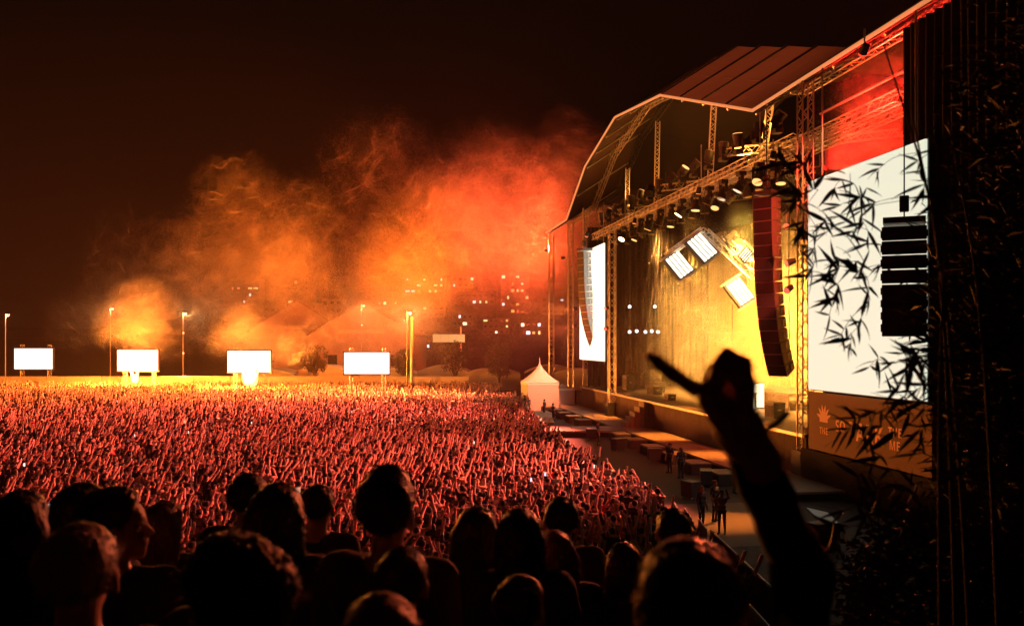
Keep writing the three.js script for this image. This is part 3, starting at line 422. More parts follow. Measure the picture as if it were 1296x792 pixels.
// 1.75 m tall body facing +z. arms: [elbow, wrist, hand tip] for -x and +x
const torso = (w = 1) => [[[-0.1 * w, 1.33, 0], [0.1 * w, 1.33, 0], 0.112, 0.112], [[-0.15 * w, 1.42, -0.01], [0.15 * w, 1.42, -0.01], 0.065, 0.065], [[-0.07 * w, 1.1, 0], [0.07 * w, 1.1, 0], 0.105, 0.105], [[-0.085 * w, 0.95, 0], [0.085 * w, 0.95, 0], 0.115, 0.115]];
const legs = (s = 0) => [-1, 1].flatMap((k) => [[[0.09 * k, 0.93, 0], [0.105 * k, 0.5, 0.02 + s * k], 0.085, 0.058], [[0.105 * k, 0.5, 0.02 + s * k], [0.115 * k, 0.09, -0.02 + s * k], 0.056, 0.042]]);
const feet = (s = 0) => [-1, 1].map((k) => [[0.115 * k, 0.05, -0.05 + s * k], [0.125 * k, 0.04, 0.14 + s * k], 0.045, 0.04]);
const neck = [[0, 1.44, -0.015], [0, 1.56, 0.005], 0.058, 0.054];
const headB = [[[0, 1.655, -0.02], [0, 1.66, 0.015], 0.09, 0.086], [[0, 1.6, 0.035], [0, 1.575, 0.055], 0.064, 0.05]];
const arm = (k, [e, w, h], w0 = 1, T = 0) => [[[0.185 * k * w0, 1.42, 0], e, 0.056 + T, 0.044 + T], [e, w, 0.042 + T, 0.029 + T], [w, h, 0.03 + T * 1.3, 0.036 + T * 1.6]];
const hang = (k) => [[0.25 * k, 1.15, -0.03], [0.27 * k, 0.9, 0.08], [0.26 * k, 0.78, 0.11]];
const raised = (k, o = 0.04, f = 0.12, b = 0) => [[(0.22 + o) * k, 1.66 - b, 0.08 + f * 0.3], [(0.2 + o * 1.5) * k, 1.93 - b, 0.1 + f], [(0.2 + o * 1.7) * k, 2.05 - b, 0.12 + f * 1.2]];
const clap = (k) => [[0.27 * k, 1.38, 0.22], [0.1 * k, 1.58, 0.38], [0.04 * k, 1.68, 0.42]];
const bent = (k) => [[0.3 * k, 1.5, 0.14], [0.24 * k, 1.72, 0.2], [0.22 * k, 1.83, 0.24]];
const fingers = ([, w, h], k) => { const d = [0, 1, 2].map((i) => h[i] - w[i]), L = Math.hypot(...d), u = d.map((x) => x / L), o = []; for (let i = -1; i <= 1; i++) o.push([[h[0] + i * 0.03, h[1], h[2]], [h[0] + u[0] * 0.07 + i * 0.05, h[1] + u[1] * 0.07, h[2] + u[2] * 0.07], 0.019, 0.015]); return o; };
const HAIR = [[0.012, 0.009, 0.008], [0.03, 0.016, 0.01], [0.12, 0.07, 0.035], [0.02, 0.012, 0.01]], SKIN = [[0.5, 0.33, 0.25], [0.42, 0.26, 0.19], [0.55, 0.38, 0.3], [0.22, 0.13, 0.09]];
const SHIRT = [[0.015, 0.015, 0.016], [0.3, 0.28, 0.27], [0.02, 0.02, 0.035], [0.35, 0.03, 0.03], [0.06, 0.06, 0.065], [0.012, 0.012, 0.012], [0.03, 0.05, 0.09], [0.5, 0.46, 0.42]], PANTS = [[0.02, 0.02, 0.025], [0.03, 0.04, 0.07], [0.05, 0.045, 0.04]];
const POSES = [
  ['both arms raised high', raised(-1), raised(1)], ['one arm raised', hang(-1), raised(1, 0.02, 0.2)], ['both hands clapping overhead', [[-0.26, 1.62, 0.14], [-0.1, 1.86, 0.24], [-0.04, 1.98, 0.27]], [[0.26, 1.62, 0.14], [0.1, 1.86, 0.24], [0.04, 1.98, 0.27]]],
  ['hands clapping at chest', clap(-1), clap(1)], ['arms hanging', hang(-1), hang(1)], ['one bent arm up', bent(-1), hang(1)], ['both arms stretched wide upward', raised(-1, 0.16, 0.05), raised(1, 0.16, 0.05)], ['one arm raised and one bent', raised(-1, 0.06, 0.18), bent(1)],
  ['arms raised forward', raised(-1, 0, 0.34, 0.12), raised(1, 0.02, 0.3, 0.08)], ['long hair and both arms up', raised(-1, 0.1, 0.1), raised(1, 0.04, 0.16)], ['long hair and arms down', hang(-1), hang(1)], ['hands near the face', clap(-1), bent(1)],
];
const SHNAME = ['black', 'pale grey', 'navy', 'red', 'grey', 'black', 'dark blue', 'white'];
const inflate = (l, e) => l.map(([a, b, r, s]) => [a, b, r + e, s + e]);
const crowdGeo = POSES.map(([, la, ra], i) => {
  const longHair = i === 9 || i === 10, sh = SHIRT[(i * 3) % 8], sk = SKIN[i % 4 === 3 ? 1 : i % 3], pa = PANTS[i % 3], ha = HAIR[i % 4];
  const bones = [...torso(longHair ? 0.9 : 1), ...legs(), ...feet(), neck, ...inflate(headB, 0.008), ...arm(-1, la, 1, 0.011), ...arm(1, ra, 1, 0.011), ...fingers(la), ...fingers(ra)];
  if (longHair) bones.push([[0, 1.62, -0.08], [0, 1.34, -0.1], 0.075, 0.05]); else bones.push([[0, 1.69, -0.035], [0, 1.7, 0.01], 0.088, 0.08]);
  const g = nets(field(bones, 0.03), ...bounds(bones, 0.05), 0.031), p = g.attributes.position, col = [];
  const arms = field([...arm(-1, la), ...arm(1, ra)].filter((_, q) => q % 3 !== 0 || i % 2), 0.01), sleeves = field([arm(-1, la)[0], arm(1, ra)[0]], 0.01), fr = field([...fingers(la), ...fingers(ra), ...arm(-1, la).slice(1), ...arm(1, ra).slice(1)], 0.01);
  for (let k = 0; k < p.count; k++) {
    const x = p.getX(k), y = p.getY(k), z = p.getZ(k); let c;
    if (fr(x, y, z) < 0.028 || (i % 2 && sleeves(x, y, z) < 0.024 && Math.abs(x) > 0.2)) c = sk;
    else if (y > 1.49 && Math.abs(x) < 0.17 && sleeves(x, y, z) > 0.026) c = (y > 1.69 || z < -0.01 - (y < 1.6 ? 0.06 : 0)) ? ha : sk;
    else if (longHair && z < -0.105 && y > 1.3) c = ha;
    else c = y < 0.1 ? [0.03, 0.03, 0.03] : y < 0.97 ? pa : sh;
    col.push(...c);
  }
  g.setAttribute('color', new THREE.Float32BufferAttribute(col, 3)); return g;
});
const bodyMats = [[1, 1, 1], [0.8, 0.78, 0.78], [1.15, 1.1, 1.1], [0.65, 0.62, 0.62]].map((c) => new THREE.MeshStandardMaterial({ color: C(...c), vertexColors: true, roughness: 0.85 }));
{
  const edgeX = (D) => { for (let i = 0; i < edge.length - 1; i++) { const [x0, d0] = edge[i], [x1, d1] = edge[i + 1]; if (D <= d0 && D >= d1) return x0 + (x1 - x0) * (D - d0) / (d1 - d0); } return D > 104 ? -1.5 : 6.5; };
  const spots = [];
  for (let D = 22; D < 129.5; D += 0.8) for (let x = -0.62 * D - 3; x < edgeX(D) - 0.3; x += 0.74) { if (rnd() < 0.1 + 0.14 * (noise3(x * 0.12, D * 0.12, 9) > 0.35)) continue; spots.push([x + rr(-0.28, 0.28), D + rr(-0.3, 0.3)]); }
  const seenRow = (s) => s[1] / 1 + Math.abs(s[0]) * 0.3 + (Math.abs(s[0] / s[1]) > 0.56 ? 400 : 0) + (s[1] < 24 ? 300 : 0);
  spots.sort((a, b) => seenRow(a) - seenRow(b));
  const stuff = POSES.map(() => []), W = [11, 14, 6, 10, 12, 11, 5, 9, 9, 5, 7, 9], tot = W.reduce((a, b) => a + b);
  const pick = () => { let t = rnd() * tot, i = 0; while ((t -= W[i]) > 0) i++; return Math.min(i, 11); };
  spots.forEach(([x, D], n) => {
    const calm = noise3(x * 0.09, D * 0.07, 21) < 0.05, i = calm && rnd() < 0.7 ? [3, 4, 10, 5, 11, 4][Math.floor(rnd() * 6)] : pick(), aim = S(70, 0, 4), turn = Math.atan2(aim.x - x, aim.z + D) + gauss() * 0.32, s = rr(0.88, 1.12);
    if (n < 300) {
      const m = new THREE.Mesh(crowdGeo[i], bodyMats[n % 4]); m.position.set(x, 0.01, -D); m.rotation.set(rr(-0.1, 0.1), turn, rr(-0.12, 0.12), 'YXZ'); m.scale.setScalar(s);
      put(m, 'person', 'person in ' + SHNAME[(i * 3) % 8] + ' top with ' + POSES[i][0] + ' in the packed crowd', 'person', 'crowd on the field: ' + POSES[i][0]);
    } else stuff[i].push([x, D, turn, s]);
  });
  const crowd = new THREE.Group(), le = new THREE.Euler(), m4 = new THREE.Matrix4(), q = new THREE.Quaternion(), col = new THREE.Color(), mat = new THREE.MeshStandardMaterial({ vertexColors: true, roughness: 0.85 });
  stuff.forEach((l, i) => {
    const im = new THREE.InstancedMesh(crowdGeo[i], mat, l.length); im.name = 'people'; im.userData.kind = 'stuff';
    l.forEach(([x, D, t, s], k) => { im.setMatrixAt(k, m4.compose(V(x, 0.01, -D), q.setFromEuler(le.set(rr(-0.1, 0.1), t, rr(-0.12, 0.12), 'YXZ')), V(s, s, s))); const b = rr(0.6, 1.2); im.setColorAt(k, col.setRGB(b, b * rr(0.92, 1.05), b * rr(0.9, 1.08))); });
    crowd.add(im);
  });
  put(crowd, 'crowd', 'vast packed crowd with raised hands filling the field', 'crowd', null, 'stuff');
  // staff by the pit, the tent and the runway
  [[664, 500, 99, 4, 'standing by the wall of the pointed tent'], [669, 508, 96, 10, 'standing before the pointed tent'], [689, 512, 92, 4, 'on the pale platform by the pointed tent'], [700, 521, 86, 4, 'beyond the catwalk'], [757, 553, 66, 10, 'at the corner of the catwalk'], [848, 590, 52, 4, 'between subwoofers and runway'], [862, 596, 50, 10, 'beside the last subwoofers'], [905, 655, 38, 4, 'on the tan path'], [888, 660, 36.5, 10, 'by the end of the crowd barrier'], [914, 668, 35.5, 11, 'on the tan path holding hands up'], [930, 612, 45, 4, 'under the end of the runway']].forEach(([px, , D, i, where]) => {
    const m = new THREE.Mesh(crowdGeo[i], bodyMats[1]); m.position.set((px - 648) / F * D, 0.02, -D); m.rotation.y = rr(0, 6); put(m, 'person', 'crew person in ' + SHNAME[(i * 3) % 8] + ' top ' + where, 'person');
  });
}
// ---------- onlookers on the terrace ----------
const skinM = SKIN.map((c) => std(...c, 0.55)), hairM = [...HAIR, [0.3, 0.27, 0.24]].map((c) => std(...c, 0.5)), topM = [[0.02, 0.02, 0.022], [0.05, 0.045, 0.045], [0.03, 0.03, 0.045], [0.08, 0.02, 0.02]].map((c) => std(...c, 0.9)), pantM = std(0.02, 0.022, 0.03, 0.9), shoeM = std(0.03, 0.03, 0.03, 0.7);
function headParts(tilt = 0) {                                  // skull, jaw, nose, ears, brow, lips, in body space
  return field([...headB, neck, [[0, 1.645, 0.095], [0, 1.607, 0.118], 0.011, 0.016], [[-0.088, 1.645, -0.01], [-0.093, 1.6, 0], 0.017, 0.012], [[0.088, 1.645, -0.01], [0.093, 1.6, 0], 0.017, 0.012], [[-0.04, 1.668, 0.082], [0.04, 1.668, 0.082], 0.016, 0.016], [[-0.02, 1.573, 0.1], [0.02, 1.573, 0.1], 0.009, 0.009], [[0, 1.54, 0.085], [0, 1.545, 0.08], 0.022, 0.022]], 0.02);
}
const eyes = (x, y, z) => Math.min(Math.hypot(x - 0.033, y - 1.647, z - 0.098), Math.hypot(x + 0.033, y - 1.647, z - 0.098)) - 0.013;
const headFn = headParts(), headGeo = nets((x, y, z) => Math.max(headFn(x, y, z), -eyes(x, y, z)), [-0.14, 1.46, -0.15], [0.14, 1.78, 0.16], 0.0065);
const eyeGeo = join([-1, 1].map((k) => new THREE.SphereGeometry(0.0115, 10, 8).translate(0.033 * k, 1.647, 0.089)));
const hairLine = (x, y, z) => 0.055 + (y - 1.66) * 0.35 - z;    // positive behind the face
function hairGeo(style, sd) {
  const b = [[[0, 1.672, -0.03], [0, 1.685, 0.012], 0.098, 0.092]];
  if (style === 'long') b.push([[-0.06, 1.63, -0.05], [-0.075, 1.38, -0.07], 0.06, 0.045], [[0.06, 1.63, -0.05], [0.075, 1.38, -0.07], 0.06, 0.045], [[0, 1.6, -0.08], [0, 1.36, -0.105], 0.07, 0.05]);
  if (style === 'bob') b.push([[-0.06, 1.63, -0.04], [-0.07, 1.53, -0.04], 0.052, 0.045], [[0.06, 1.63, -0.04], [0.07, 1.53, -0.04], 0.052, 0.045], [[0, 1.6, -0.08], [0, 1.53, -0.08], 0.066, 0.05]);
  if (style === 'curly') b.push([[-0.03, 1.7, -0.04], [0.03, 1.72, -0.02], 0.11, 0.108]);
  if (style === 'quiff') b.push([[0, 1.705, -0.04], [0.01, 1.735, 0.03], 0.094, 0.085]);
  if (style === 'bun') b.push([[0, 1.77, -0.06], [0, 1.79, -0.06], 0.042, 0.04]);
  const f = field(b, 0.03), amp = style === 'curly' ? 0.014 : 0.0045, fr = style === 'curly' ? 60 : 75;
  const fn = (x, y, z) => Math.max(f(x, y, z) + amp * noise3(x * fr, y * (style === 'long' ? 9 : fr * 0.5), z * fr + sd * 7) , -hairLine(x, y, z), style === 'long' || style === 'bob' ? -9 : 1.585 - y + Math.max(0, z + 0.03) * 1.2);
  const low = style === 'long' ? 1.28 : 1.44, shell = nets(fn, [-0.17, low, -0.21], [0.17, 1.87, 0.13], 0.0075), out = [shell];
  const p = shell.attributes.position, n = shell.attributes.normal, tri = [], tn = [];
  for (let i = 0; i < 2600; i++) {                               // loose strands standing off the outline
    const k = Math.floor(rnd() * p.count), a = V(p.getX(k), p.getY(k), p.getZ(k)), d = V(n.getX(k), n.getY(k), n.getZ(k)), fall = style === 'curly' ? 0.3 : style === 'short' || style === 'quiff' ? 0.5 : 1.6, e = a.clone().addScaledVector(d, rr(0.004, style === 'curly' ? 0.03 : 0.014)).add(V(rr(-0.02, 0.02), -fall * 0.02, rr(-0.02, 0.02))), s = V(rr(-1, 1), rr(-1, 1), rr(-1, 1)).normalize().multiplyScalar(0.0009);
    for (const v of [a.clone().add(s), a.clone().sub(s), e]) { tri.push(v.x, v.y, v.z); tn.push(d.x, d.y, d.z); }
  }
  const g = new THREE.BufferGeometry(); g.setAttribute('position', new THREE.Float32BufferAttribute(tri, 3)); g.setAttribute('normal', new THREE.Float32BufferAttribute(tn, 3));
  const sh = shell.toNonIndexed(); return mergeGeometries([sh, g]);
}
function onlooker(px, top, D, style, o) {
  const ground = D < 3.15 ? 5.5 : D < 4.35 ? 5.34 : 5.18, yTop = at(px, top, D).y, natural = style === 'curly' || style === 'quiff' ? 1.82 : style === 'bun' ? 1.83 : 1.775, s = (yTop - ground) / natural;
  const la = o.la ?? hang(-1), ra = o.ra ?? hang(1), w = o.w ?? 1, t = thing('person', o.label, 'person', V((px - 648) / F * D, ground + 0.004, -D), (o.turn ?? 0) + Math.PI - 0.12, 'onlookers standing on the terrace');
  t.scale.setScalar(s);
  const bones = [...torso(w), ...legs(), ...feet(), neck, ...arm(-1, la, w), ...arm(1, ra, w)];
  let bg = [nets(field(bones, 0.04), ...bounds(bones), 0.02)]; if (o.hands) bg = bg.concat(o.hands);
  const head = headGeo.clone(), hm = new THREE.Matrix4().makeTranslation(0, 1.5, 0).multiply(new THREE.Matrix4().makeRotationY(o.look ?? 0)).multiply(new THREE.Matrix4().makeTranslation(0, -1.5, 0));
  head.applyMatrix4(hm); bg.push(head);
  const strip = (g) => { g = g.index ? g.toNonIndexed() : g; return g; };
  const body = part('body', mergeGeometries(bg.map(strip)), skinM[o.skin ?? 0], t);
  part('eyes', eyeGeo.clone().applyMatrix4(hm), M.white, body);
  part('hair', hairGeo(style, px).applyMatrix4(hm), hairM[o.hair ?? 0], t);
  const sm = o.slim ?? 0;
  const sleeve = (k, [e, wr]) => { const a = [0.185 * k * w, 1.42, 0], out = [[a, o.long ? e : a.map((v, i) => v + (e[i] - v) * 0.7), 0.064 - sm, 0.054 - sm]]; if (o.long) out.push([e, wr.map((v, i) => e[i] + (v - e[i]) * (o.cuff ?? 0.92)), 0.052 - sm, 0.042 - sm * 0.5]); return out; };
  const top2 = [...inflate(torso(w), 0.018), ...sleeve(-1, la), ...sleeve(1, ra)], tf = field(top2, 0.05);
  part('top', nets((x, y, z) => Math.max(tf(x, y, z) + 0.006 * noise3(x * 9, y * 6, z * 9 + px), 0.88 - y, -Math.max(Math.hypot(x, z + 0.01) - 0.078, 1.445 - y, y - 1.62)), ...bounds(top2), 0.017), topM[o.top ?? 0], t);
  const tr = inflate([...legs(), torso(w)[3]], 0.016), pf = field(tr, 0.03); part('trousers', nets((x, y, z) => Math.max(pf(x, y, z), 0.1 - y, y - 1.0), ...bounds(tr), 0.02), pantM, t);
  const fe = inflate(feet(), 0.012); part('shoes', nets(field(fe, 0.01), ...bounds(fe), 0.015), shoeM, t);
  return t;
}
[
  [98, 665, 2.25, 'short', { label: 'person with short greying hair and rim lit crown in front of the long haired profile', hair: 4 }],
  [142, 617, 2.95, 'long', { label: 'person with long dark hair turned sideways showing a lit cheek', look: -1.15, hair: 1 }],
  [102, 612, 3.6, 'bob', { label: 'person with bobbed dark hair half hidden behind the one in profile' }],
  [206, 635, 4.2, 'long', { label: 'smaller person with long straight hair beside the one in profile', hair: 2, look: -0.3 }],
  [314, 680, 2.05, 'curly', { label: 'person with broad curly head and dark top under the one filming', w: 1.1 }],
  [313, 600, 4.75, 'short', { label: 'person with narrow short haired head behind the one filming' }],
  [350, 612, 3.4, 'bob', { label: 'person with smooth bobbed hair holding up a lit phone', ra: [[0.26, 1.4, 0.2], [0.14, 1.58, 0.36], [0.13, 1.66, 0.38]] }],
  [402, 614, 5.0, 'short', { label: 'distant short haired person between the phone holder and the tall one' }],
  [490, 590, 3.1, 'quiff', { label: 'tall person with swept up hair and bare neck standing above the others', w: 1.08, top: 1 }],
  [508, 695, 2.85, 'short', { label: 'person with round short hair in front of the tall one', hair: 1 }],
  [482, 755, 2.05, 'short', { label: 'person low down with rounded brown hair below the tall one', hair: 2 }],
  [603, 642, 3.9, 'long', { label: 'person with long loose hair next to the pair of round heads', hair: 1 }],
  [658, 645, 3.7, 'bob', { label: 'person with smooth round hair beside the loose haired one' }],
  [711, 630, 4.75, 'short', { label: 'taller short haired person behind the one with long narrow hair' }],
  [703, 673, 3.95, 'long', { label: 'person with long narrow rim lit hair below the short haired one', hair: 2 }],
  [658, 730, 2.85, 'short', { label: 'person with low rounded brown hair below the round haired pair', hair: 1 }],
  [790, 688, 4.1, 'bob', { label: 'person with bobbed hair before the lit corner of the crowd', hair: 1 }],
  [852, 645, 4.7, 'short', { label: 'person with rounded short hair behind the one raising an arm' }],
  [24, 622, 3.1, 'long', { label: 'person with long hair and bent shoulder beside the greying one', look: 0.4 }],
  [232, 772, 2.5, 'short', { label: 'person low down whose red lit shoulder shows below the curly head', top: 3 }],
].forEach(([px, top, D, style, o], i) => onlooker(px, top, D, style, { skin: i % 3, top: i % 3, long: i % 2, turn: rr(-0.25, 0.25), ...o }));
// lit phone
{ const c = at(375, 632, 5.3), t = thing('phone', 'lit phone held up beside the smooth bobbed hair', 'phone', c, 1.3); part('case', [rbox(0.075, 0.15, 0.009, 0, 0, 0, 0.004)], M.dark, t); part('screen', [box(0.068, 0.14, 0.002, 0, 0, 0.0062)], glow(1, 0.5, 0.3, 0.7), t); }
// person raising an arm, with a hand of its own grid
{
  const D = 1.72, ground = 5.5, k = 1;
  const turn = Math.PI - 0.1, base = V((873 - 648) / F * D, ground, -D), yTop = at(873, 685, D).y, s = (yTop - ground) / 1.775;
  const inv = new THREE.Matrix4().compose(base.clone().add(V(0, 0.004, 0)), new THREE.Quaternion().setFromAxisAngle(V(0, 1, 0), turn), V(s, s, s)).invert();
  const loc = (px, py, d) => at(px, py, d).applyMatrix4(inv).toArray();
  const kx = loc(1030, 790, 1.6)[0] < 0 ? -1 : 1;               // the arm on the stage side
  const el = loc(1016, 728, 1.54), wr = loc(940, 549, 1.36), kn = loc(882, 456, 1.32), up = V(...kn).sub(V(...wr)).normalize(), side = V(...loc(952, 416, 1.32)).sub(V(...loc(882, 456, 1.32))).addScaledVector(up, 0); side.addScaledVector(up, -side.dot(up)).normalize(); let fwd = side.clone().cross(up).normalize(); { const s0 = side.clone(), f0 = fwd.clone(), ca = Math.cos(-1.0), sa = Math.sin(-1.0); side.copy(s0).multiplyScalar(ca).addScaledVector(f0, sa); fwd.copy(f0).multiplyScalar(ca).addScaledVector(s0, -sa); }
  const H = (a, b, c) => V(...wr).addScaledVector(side, a * 1.05).addScaledVector(up, b * 1.12).addScaledVector(fwd, c * 1.05).toArray(), bn = [];
  bn.push([H(0, -0.05, 0), H(0, 0.015, 0), 0.03, 0.029]);
  for (let i = 0; i < 4; i++) bn.push([H(-0.018 + i * 0.012, 0.01, 0), H(-0.033 + i * 0.022, 0.082, 0), 0.021, 0.016]);
  for (let i = 1; i < 4; i++) { const x = -0.033 + i * 0.022; bn.push([H(x, 0.082, 0), H(x * 0.95, 0.112 - i * 0.004, 0.028), 0.0125, 0.0115], [H(x * 0.95, 0.112 - i * 0.004, 0.028), H(x * 0.85, 0.083, 0.045), 0.0112, 0.0102], [H(x * 0.85, 0.083, 0.045), H(x * 0.8, 0.058, 0.036), 0.0102, 0.0095]); }
  const FI = [loc(882, 494, 1.325), loc(852, 474, 1.315), loc(835, 461, 1.31), loc(822, 450, 1.305)]; for (let i = 0; i < 3; i++) bn.push([FI[i], FI[i + 1], 0.0105 - i * 0.0014, 0.0092 - i * 0.0014]);   // pointing finger
  bn.push([H(-0.01, 0.02, 0.012), H(-0.02, 0.05, 0.034), 0.017, 0.013], [H(-0.02, 0.05, 0.034), H(-0.006, 0.07, 0.05), 0.0125, 0.0105]);  // thumb folded over
  for (const q of bn) { q[2] *= 1.1; q[3] *= 1.1; }
  const hand = nets(field(bn, 0.009), ...bounds(bn, 0.02), 0.0035);
  const other = hang(-kx), armUp = [el, wr, H(0, 0.02, 0)];
  const p = onlooker(873, 685, D, 'short', { label: 'person seen from behind raising one arm with a pointing hand toward the stage', turn: turn - Math.PI + 0.12, w: 1.12, long: 1, cuff: 0.86, slim: 0.009, la: kx < 0 ? armUp : other, ra: kx < 0 ? other : armUp, hands: [hand], skin: 1 });
  const band = [], e = V(...el), w = V(...wr), ax = w.clone().sub(e).normalize(), q = new THREE.Quaternion().setFromUnitVectors(V(0, 1, 0), up);
  band.push(new THREE.CylinderGeometry(0.0335, 0.0335, 0.018, 24, 1, true).applyQuaternion(q).translate(...H(0, -0.004, 0)));
  const wb = part('wristband', band, std(0.3, 0.12, 0.06, 0.8, { side: THREE.DoubleSide }), p);
  part('strap_end', [tube([V(...loc(962, 548, 1.36)), V(...loc(972, 543, 1.352)), V(...loc(986, 533, 1.345)), V(...loc(999, 520, 1.34))], 0.0055, 6, 14)], std(0.03, 0.03, 0.03, 0.9), wb);
}
// small lit phones held up in the crowd
[[170, 551, 0], [238, 547, 0], [329, 518, 1], [445, 521, 0], [672, 607, 1], [690, 600, 1], [30, 588, 0], [318, 535, 0], [62, 640, 1], [600, 560, 0], [752, 590, 0], [148, 508, 1]].forEach(([px, py, c]) => { const D = Math.min(120, (EYE - 2.05) * F / (py - 433)), t = thing('phone', (c ? 'bluish' : 'white') + ' lit phone held up in the packed crowd', 'phone', at(px, py, D), rr(-0.5, 0.5), 'lit phones in the crowd'); part('case', [rbox(0.09, 0.17, 0.012, 0, 0, 0, 0.004)], M.dark, t); part('screen', [box(0.08, 0.155, 0.003, 0, 0, 0.008)], c ? glow(0.75, 0.8, 1, 1.3) : glow(1, 0.85, 0.75, 1.3), t); });
{ const c = at(1042, 652, 33), t = thing('pale_panel', 'pale tilted panel resting on a dark case beyond the raised arm', 'panel', V(c.x, 0, c.z), 0.5); part('case', [rbox(1.1, 1.0, 0.7, 0, 0.5, 0, 0.03)], M.speaker, t); part('panel', [box(1.15, 0.05, 0.75, 0, 1.22, 0, 0, 0.45, -0.25)], M.white, t); }
// ---------- bamboo beside the terrace ----------
{
  const leafM = [std(0.035, 0.045, 0.02, 0.6, { side: THREE.DoubleSide }), std(0.045, 0.045, 0.02, 0.6, { side: THREE.DoubleSide })], caneM = std(0.03, 0.03, 0.015, 0.8), twigM = std(0.02, 0.018, 0.012, 0.9);
  function leaf(L, W, bend) { const n = 7, p = [], ix = []; for (let i = 0; i <= n; i++) { const t = i / n, w = W * Math.pow(Math.sin(Math.PI * Math.min(1, 0.03 + t * 0.97) ** 0.75), 1.1) * (1 - 0.25 * t), y = -bend * t * t * L; for (const k of [-1, 0, 1]) p.push(k * w / 2, y + (k ? W * 0.12 : 0), t * L); if (i < n) for (const k of [0, 1]) { const a = i * 3 + k; ix.push(a, a + 1, a + 3, a + 1, a + 4, a + 3); } } const g = new THREE.BufferGeometry(); g.setAttribute('position', new THREE.Float32BufferAttribute(p, 3)); g.setIndex(ix); g.computeVertexNormals(); return g; }
  const LG = [leaf(0.11, 0.018, 0.15), leaf(0.09, 0.015, 0.35), leaf(0.13, 0.02, 0.08), leaf(0.075, 0.013, 0.2)];
  const m3 = new THREE.Matrix4();
  // canes: foot x, depth, top as pixel; sprays: [px, py, depth, main angle in degrees, leaves]
  const plants = [
    { foot: [1215, 4.3], top: [1150, 120, 4.4], label: 'bamboo with leaf sprays hanging before the big screen', sprays: [[1060, 262, 4.3, 200, 5], [1090, 250, 4.2, 230, 5], [1072, 300, 4.4, 215, 6], [1100, 318, 4.3, 240, 5], [1048, 330, 4.5, 190, 5], [1080, 352, 4.3, 235, 6], [1060, 380, 4.4, 210, 6], [1100, 385, 4.2, 250, 5], [1085, 415, 4.3, 225, 6], [1062, 428, 4.4, 205, 4], [1075, 230, 4.4, 260, 4], [1105, 220, 4.5, 230, 3], [1055, 360, 4.3, 170, 4], [1045, 295, 4.4, 160, 4], [1092, 280, 4.3, 280, 4], [1070, 330, 4.4, 250, 5], [1055, 240, 4.4, 240, 4], [1082, 265, 4.3, 200, 4], [1050, 400, 4.3, 220, 5], [1078, 450, 4.2, 230, 5], [1100, 465, 4.2, 245, 5], [1125, 460, 4.2, 220, 5], [1046, 350, 4.4, 230, 4], [1090, 340, 4.4, 260, 4]] },
    { foot: [1240, 4.0], top: [1120, 60, 4.3], label: 'bamboo arching highest with sprays against the red stage roof', sprays: [[985, 208, 4.3, 200, 5], [1008, 200, 4.3, 130, 4], [1000, 235, 4.4, 195, 6], [1022, 262, 4.3, 210, 6], [995, 262, 4.4, 185, 5], [1015, 300, 4.3, 200, 6], [1028, 328, 4.4, 190, 6], [1032, 285, 4.4, 230, 5], [1036, 240, 4.3, 110, 4], [980, 230, 4.4, 180, 4], [1026, 350, 4.3, 190, 4]] },
    { foot: [1195, 3.6], top: [1195, 330, 3.7], label: 'bamboo with low sprays over the brown banner', sprays: [[1150, 470, 3.7, 200, 6], [1165, 450, 3.6, 240, 6], [1135, 500, 3.7, 215, 5], [1160, 495, 3.7, 260, 6], [1075, 540, 3.7, 190, 7], [1105, 525, 3.6, 205, 7], [1060, 548, 3.7, 215, 5], [1130, 555, 3.7, 195, 6], [1095, 562, 3.7, 200, 5], [1150, 530, 3.6, 220, 6], [1120, 585, 3.7, 195, 5], [1165, 575, 3.6, 210, 6], [1085, 605, 3.7, 200, 4], [1170, 520, 3.6, 180, 5], [1055, 655, 3.6, 200, 5], [1085, 665, 3.6, 215, 6], [1110, 640, 3.6, 200, 5], [1060, 690, 3.5, 220, 5], [1140, 625, 3.6, 205, 6]] },
    { foot: [1275, 3.8], top: [1200, 150, 4.0], label: 'bamboo growing beside the wing with a leafy column of sprays', sprays: [[1170, 240, 4.0, 210, 5], [1180, 262, 4.0, 180, 6], [1188, 350, 4.0, 200, 3], [1178, 420, 3.9, 220, 6], [1150, 440, 3.9, 235, 6], [1160, 205, 4.0, 190, 3], [1205, 300, 3.9, 200, 7], [1210, 380, 3.9, 215, 7], [1215, 460, 3.9, 205, 7], [1200, 540, 3.8, 200, 7], [1220, 600, 3.8, 210, 7]] },
  ];
  for (const pl of plants) {
    const f = at(pl.foot[0], 433, pl.foot[1]), t = thing('bamboo', pl.label, 'bamboo', V(f.x, 5.5, f.z), 0, 'bamboo beside the terrace'), o = t.position;
    if (-o.z > 3.15) o.y = -o.z > 4.35 ? 5.18 : 5.34;
    const tp = at(...pl.top).sub(o), cv = new THREE.CatmullRomCurve3([V(0, 0, 0), V(tp.x * 0.08, tp.y * 0.4, tp.z * 0.3), V(tp.x * 0.35, tp.y * 0.78, tp.z * 0.7), tp]);
    const nodes = []; for (let i = 0; i <= 9; i++) nodes.push(cv.getPoint(i / 9));
    for (let i = 0; i < 9; i++) part('cane_segment', [bar(nodes[i], nodes[i + 1], 0.016 * (1 - i * 0.09), 8, 0.0155 * (1 - (i + 1) * 0.09)), new THREE.SphereGeometry(0.018 * (1 - i * 0.09), 8, 6).scale(1, 0.5, 1).translate(...nodes[i + 1].toArray())], caneM, t);
    const knots = []; for (let i = 12; i <= 40; i++) knots.push(cv.getPoint(i / 40));
    const order = pl.sprays.map(([px, py, D, ...r]) => [at(px, py, D + rr(-0.25, 0.25)).sub(o), ...r]).sort((p, q) => q[0].x - p[0].x);
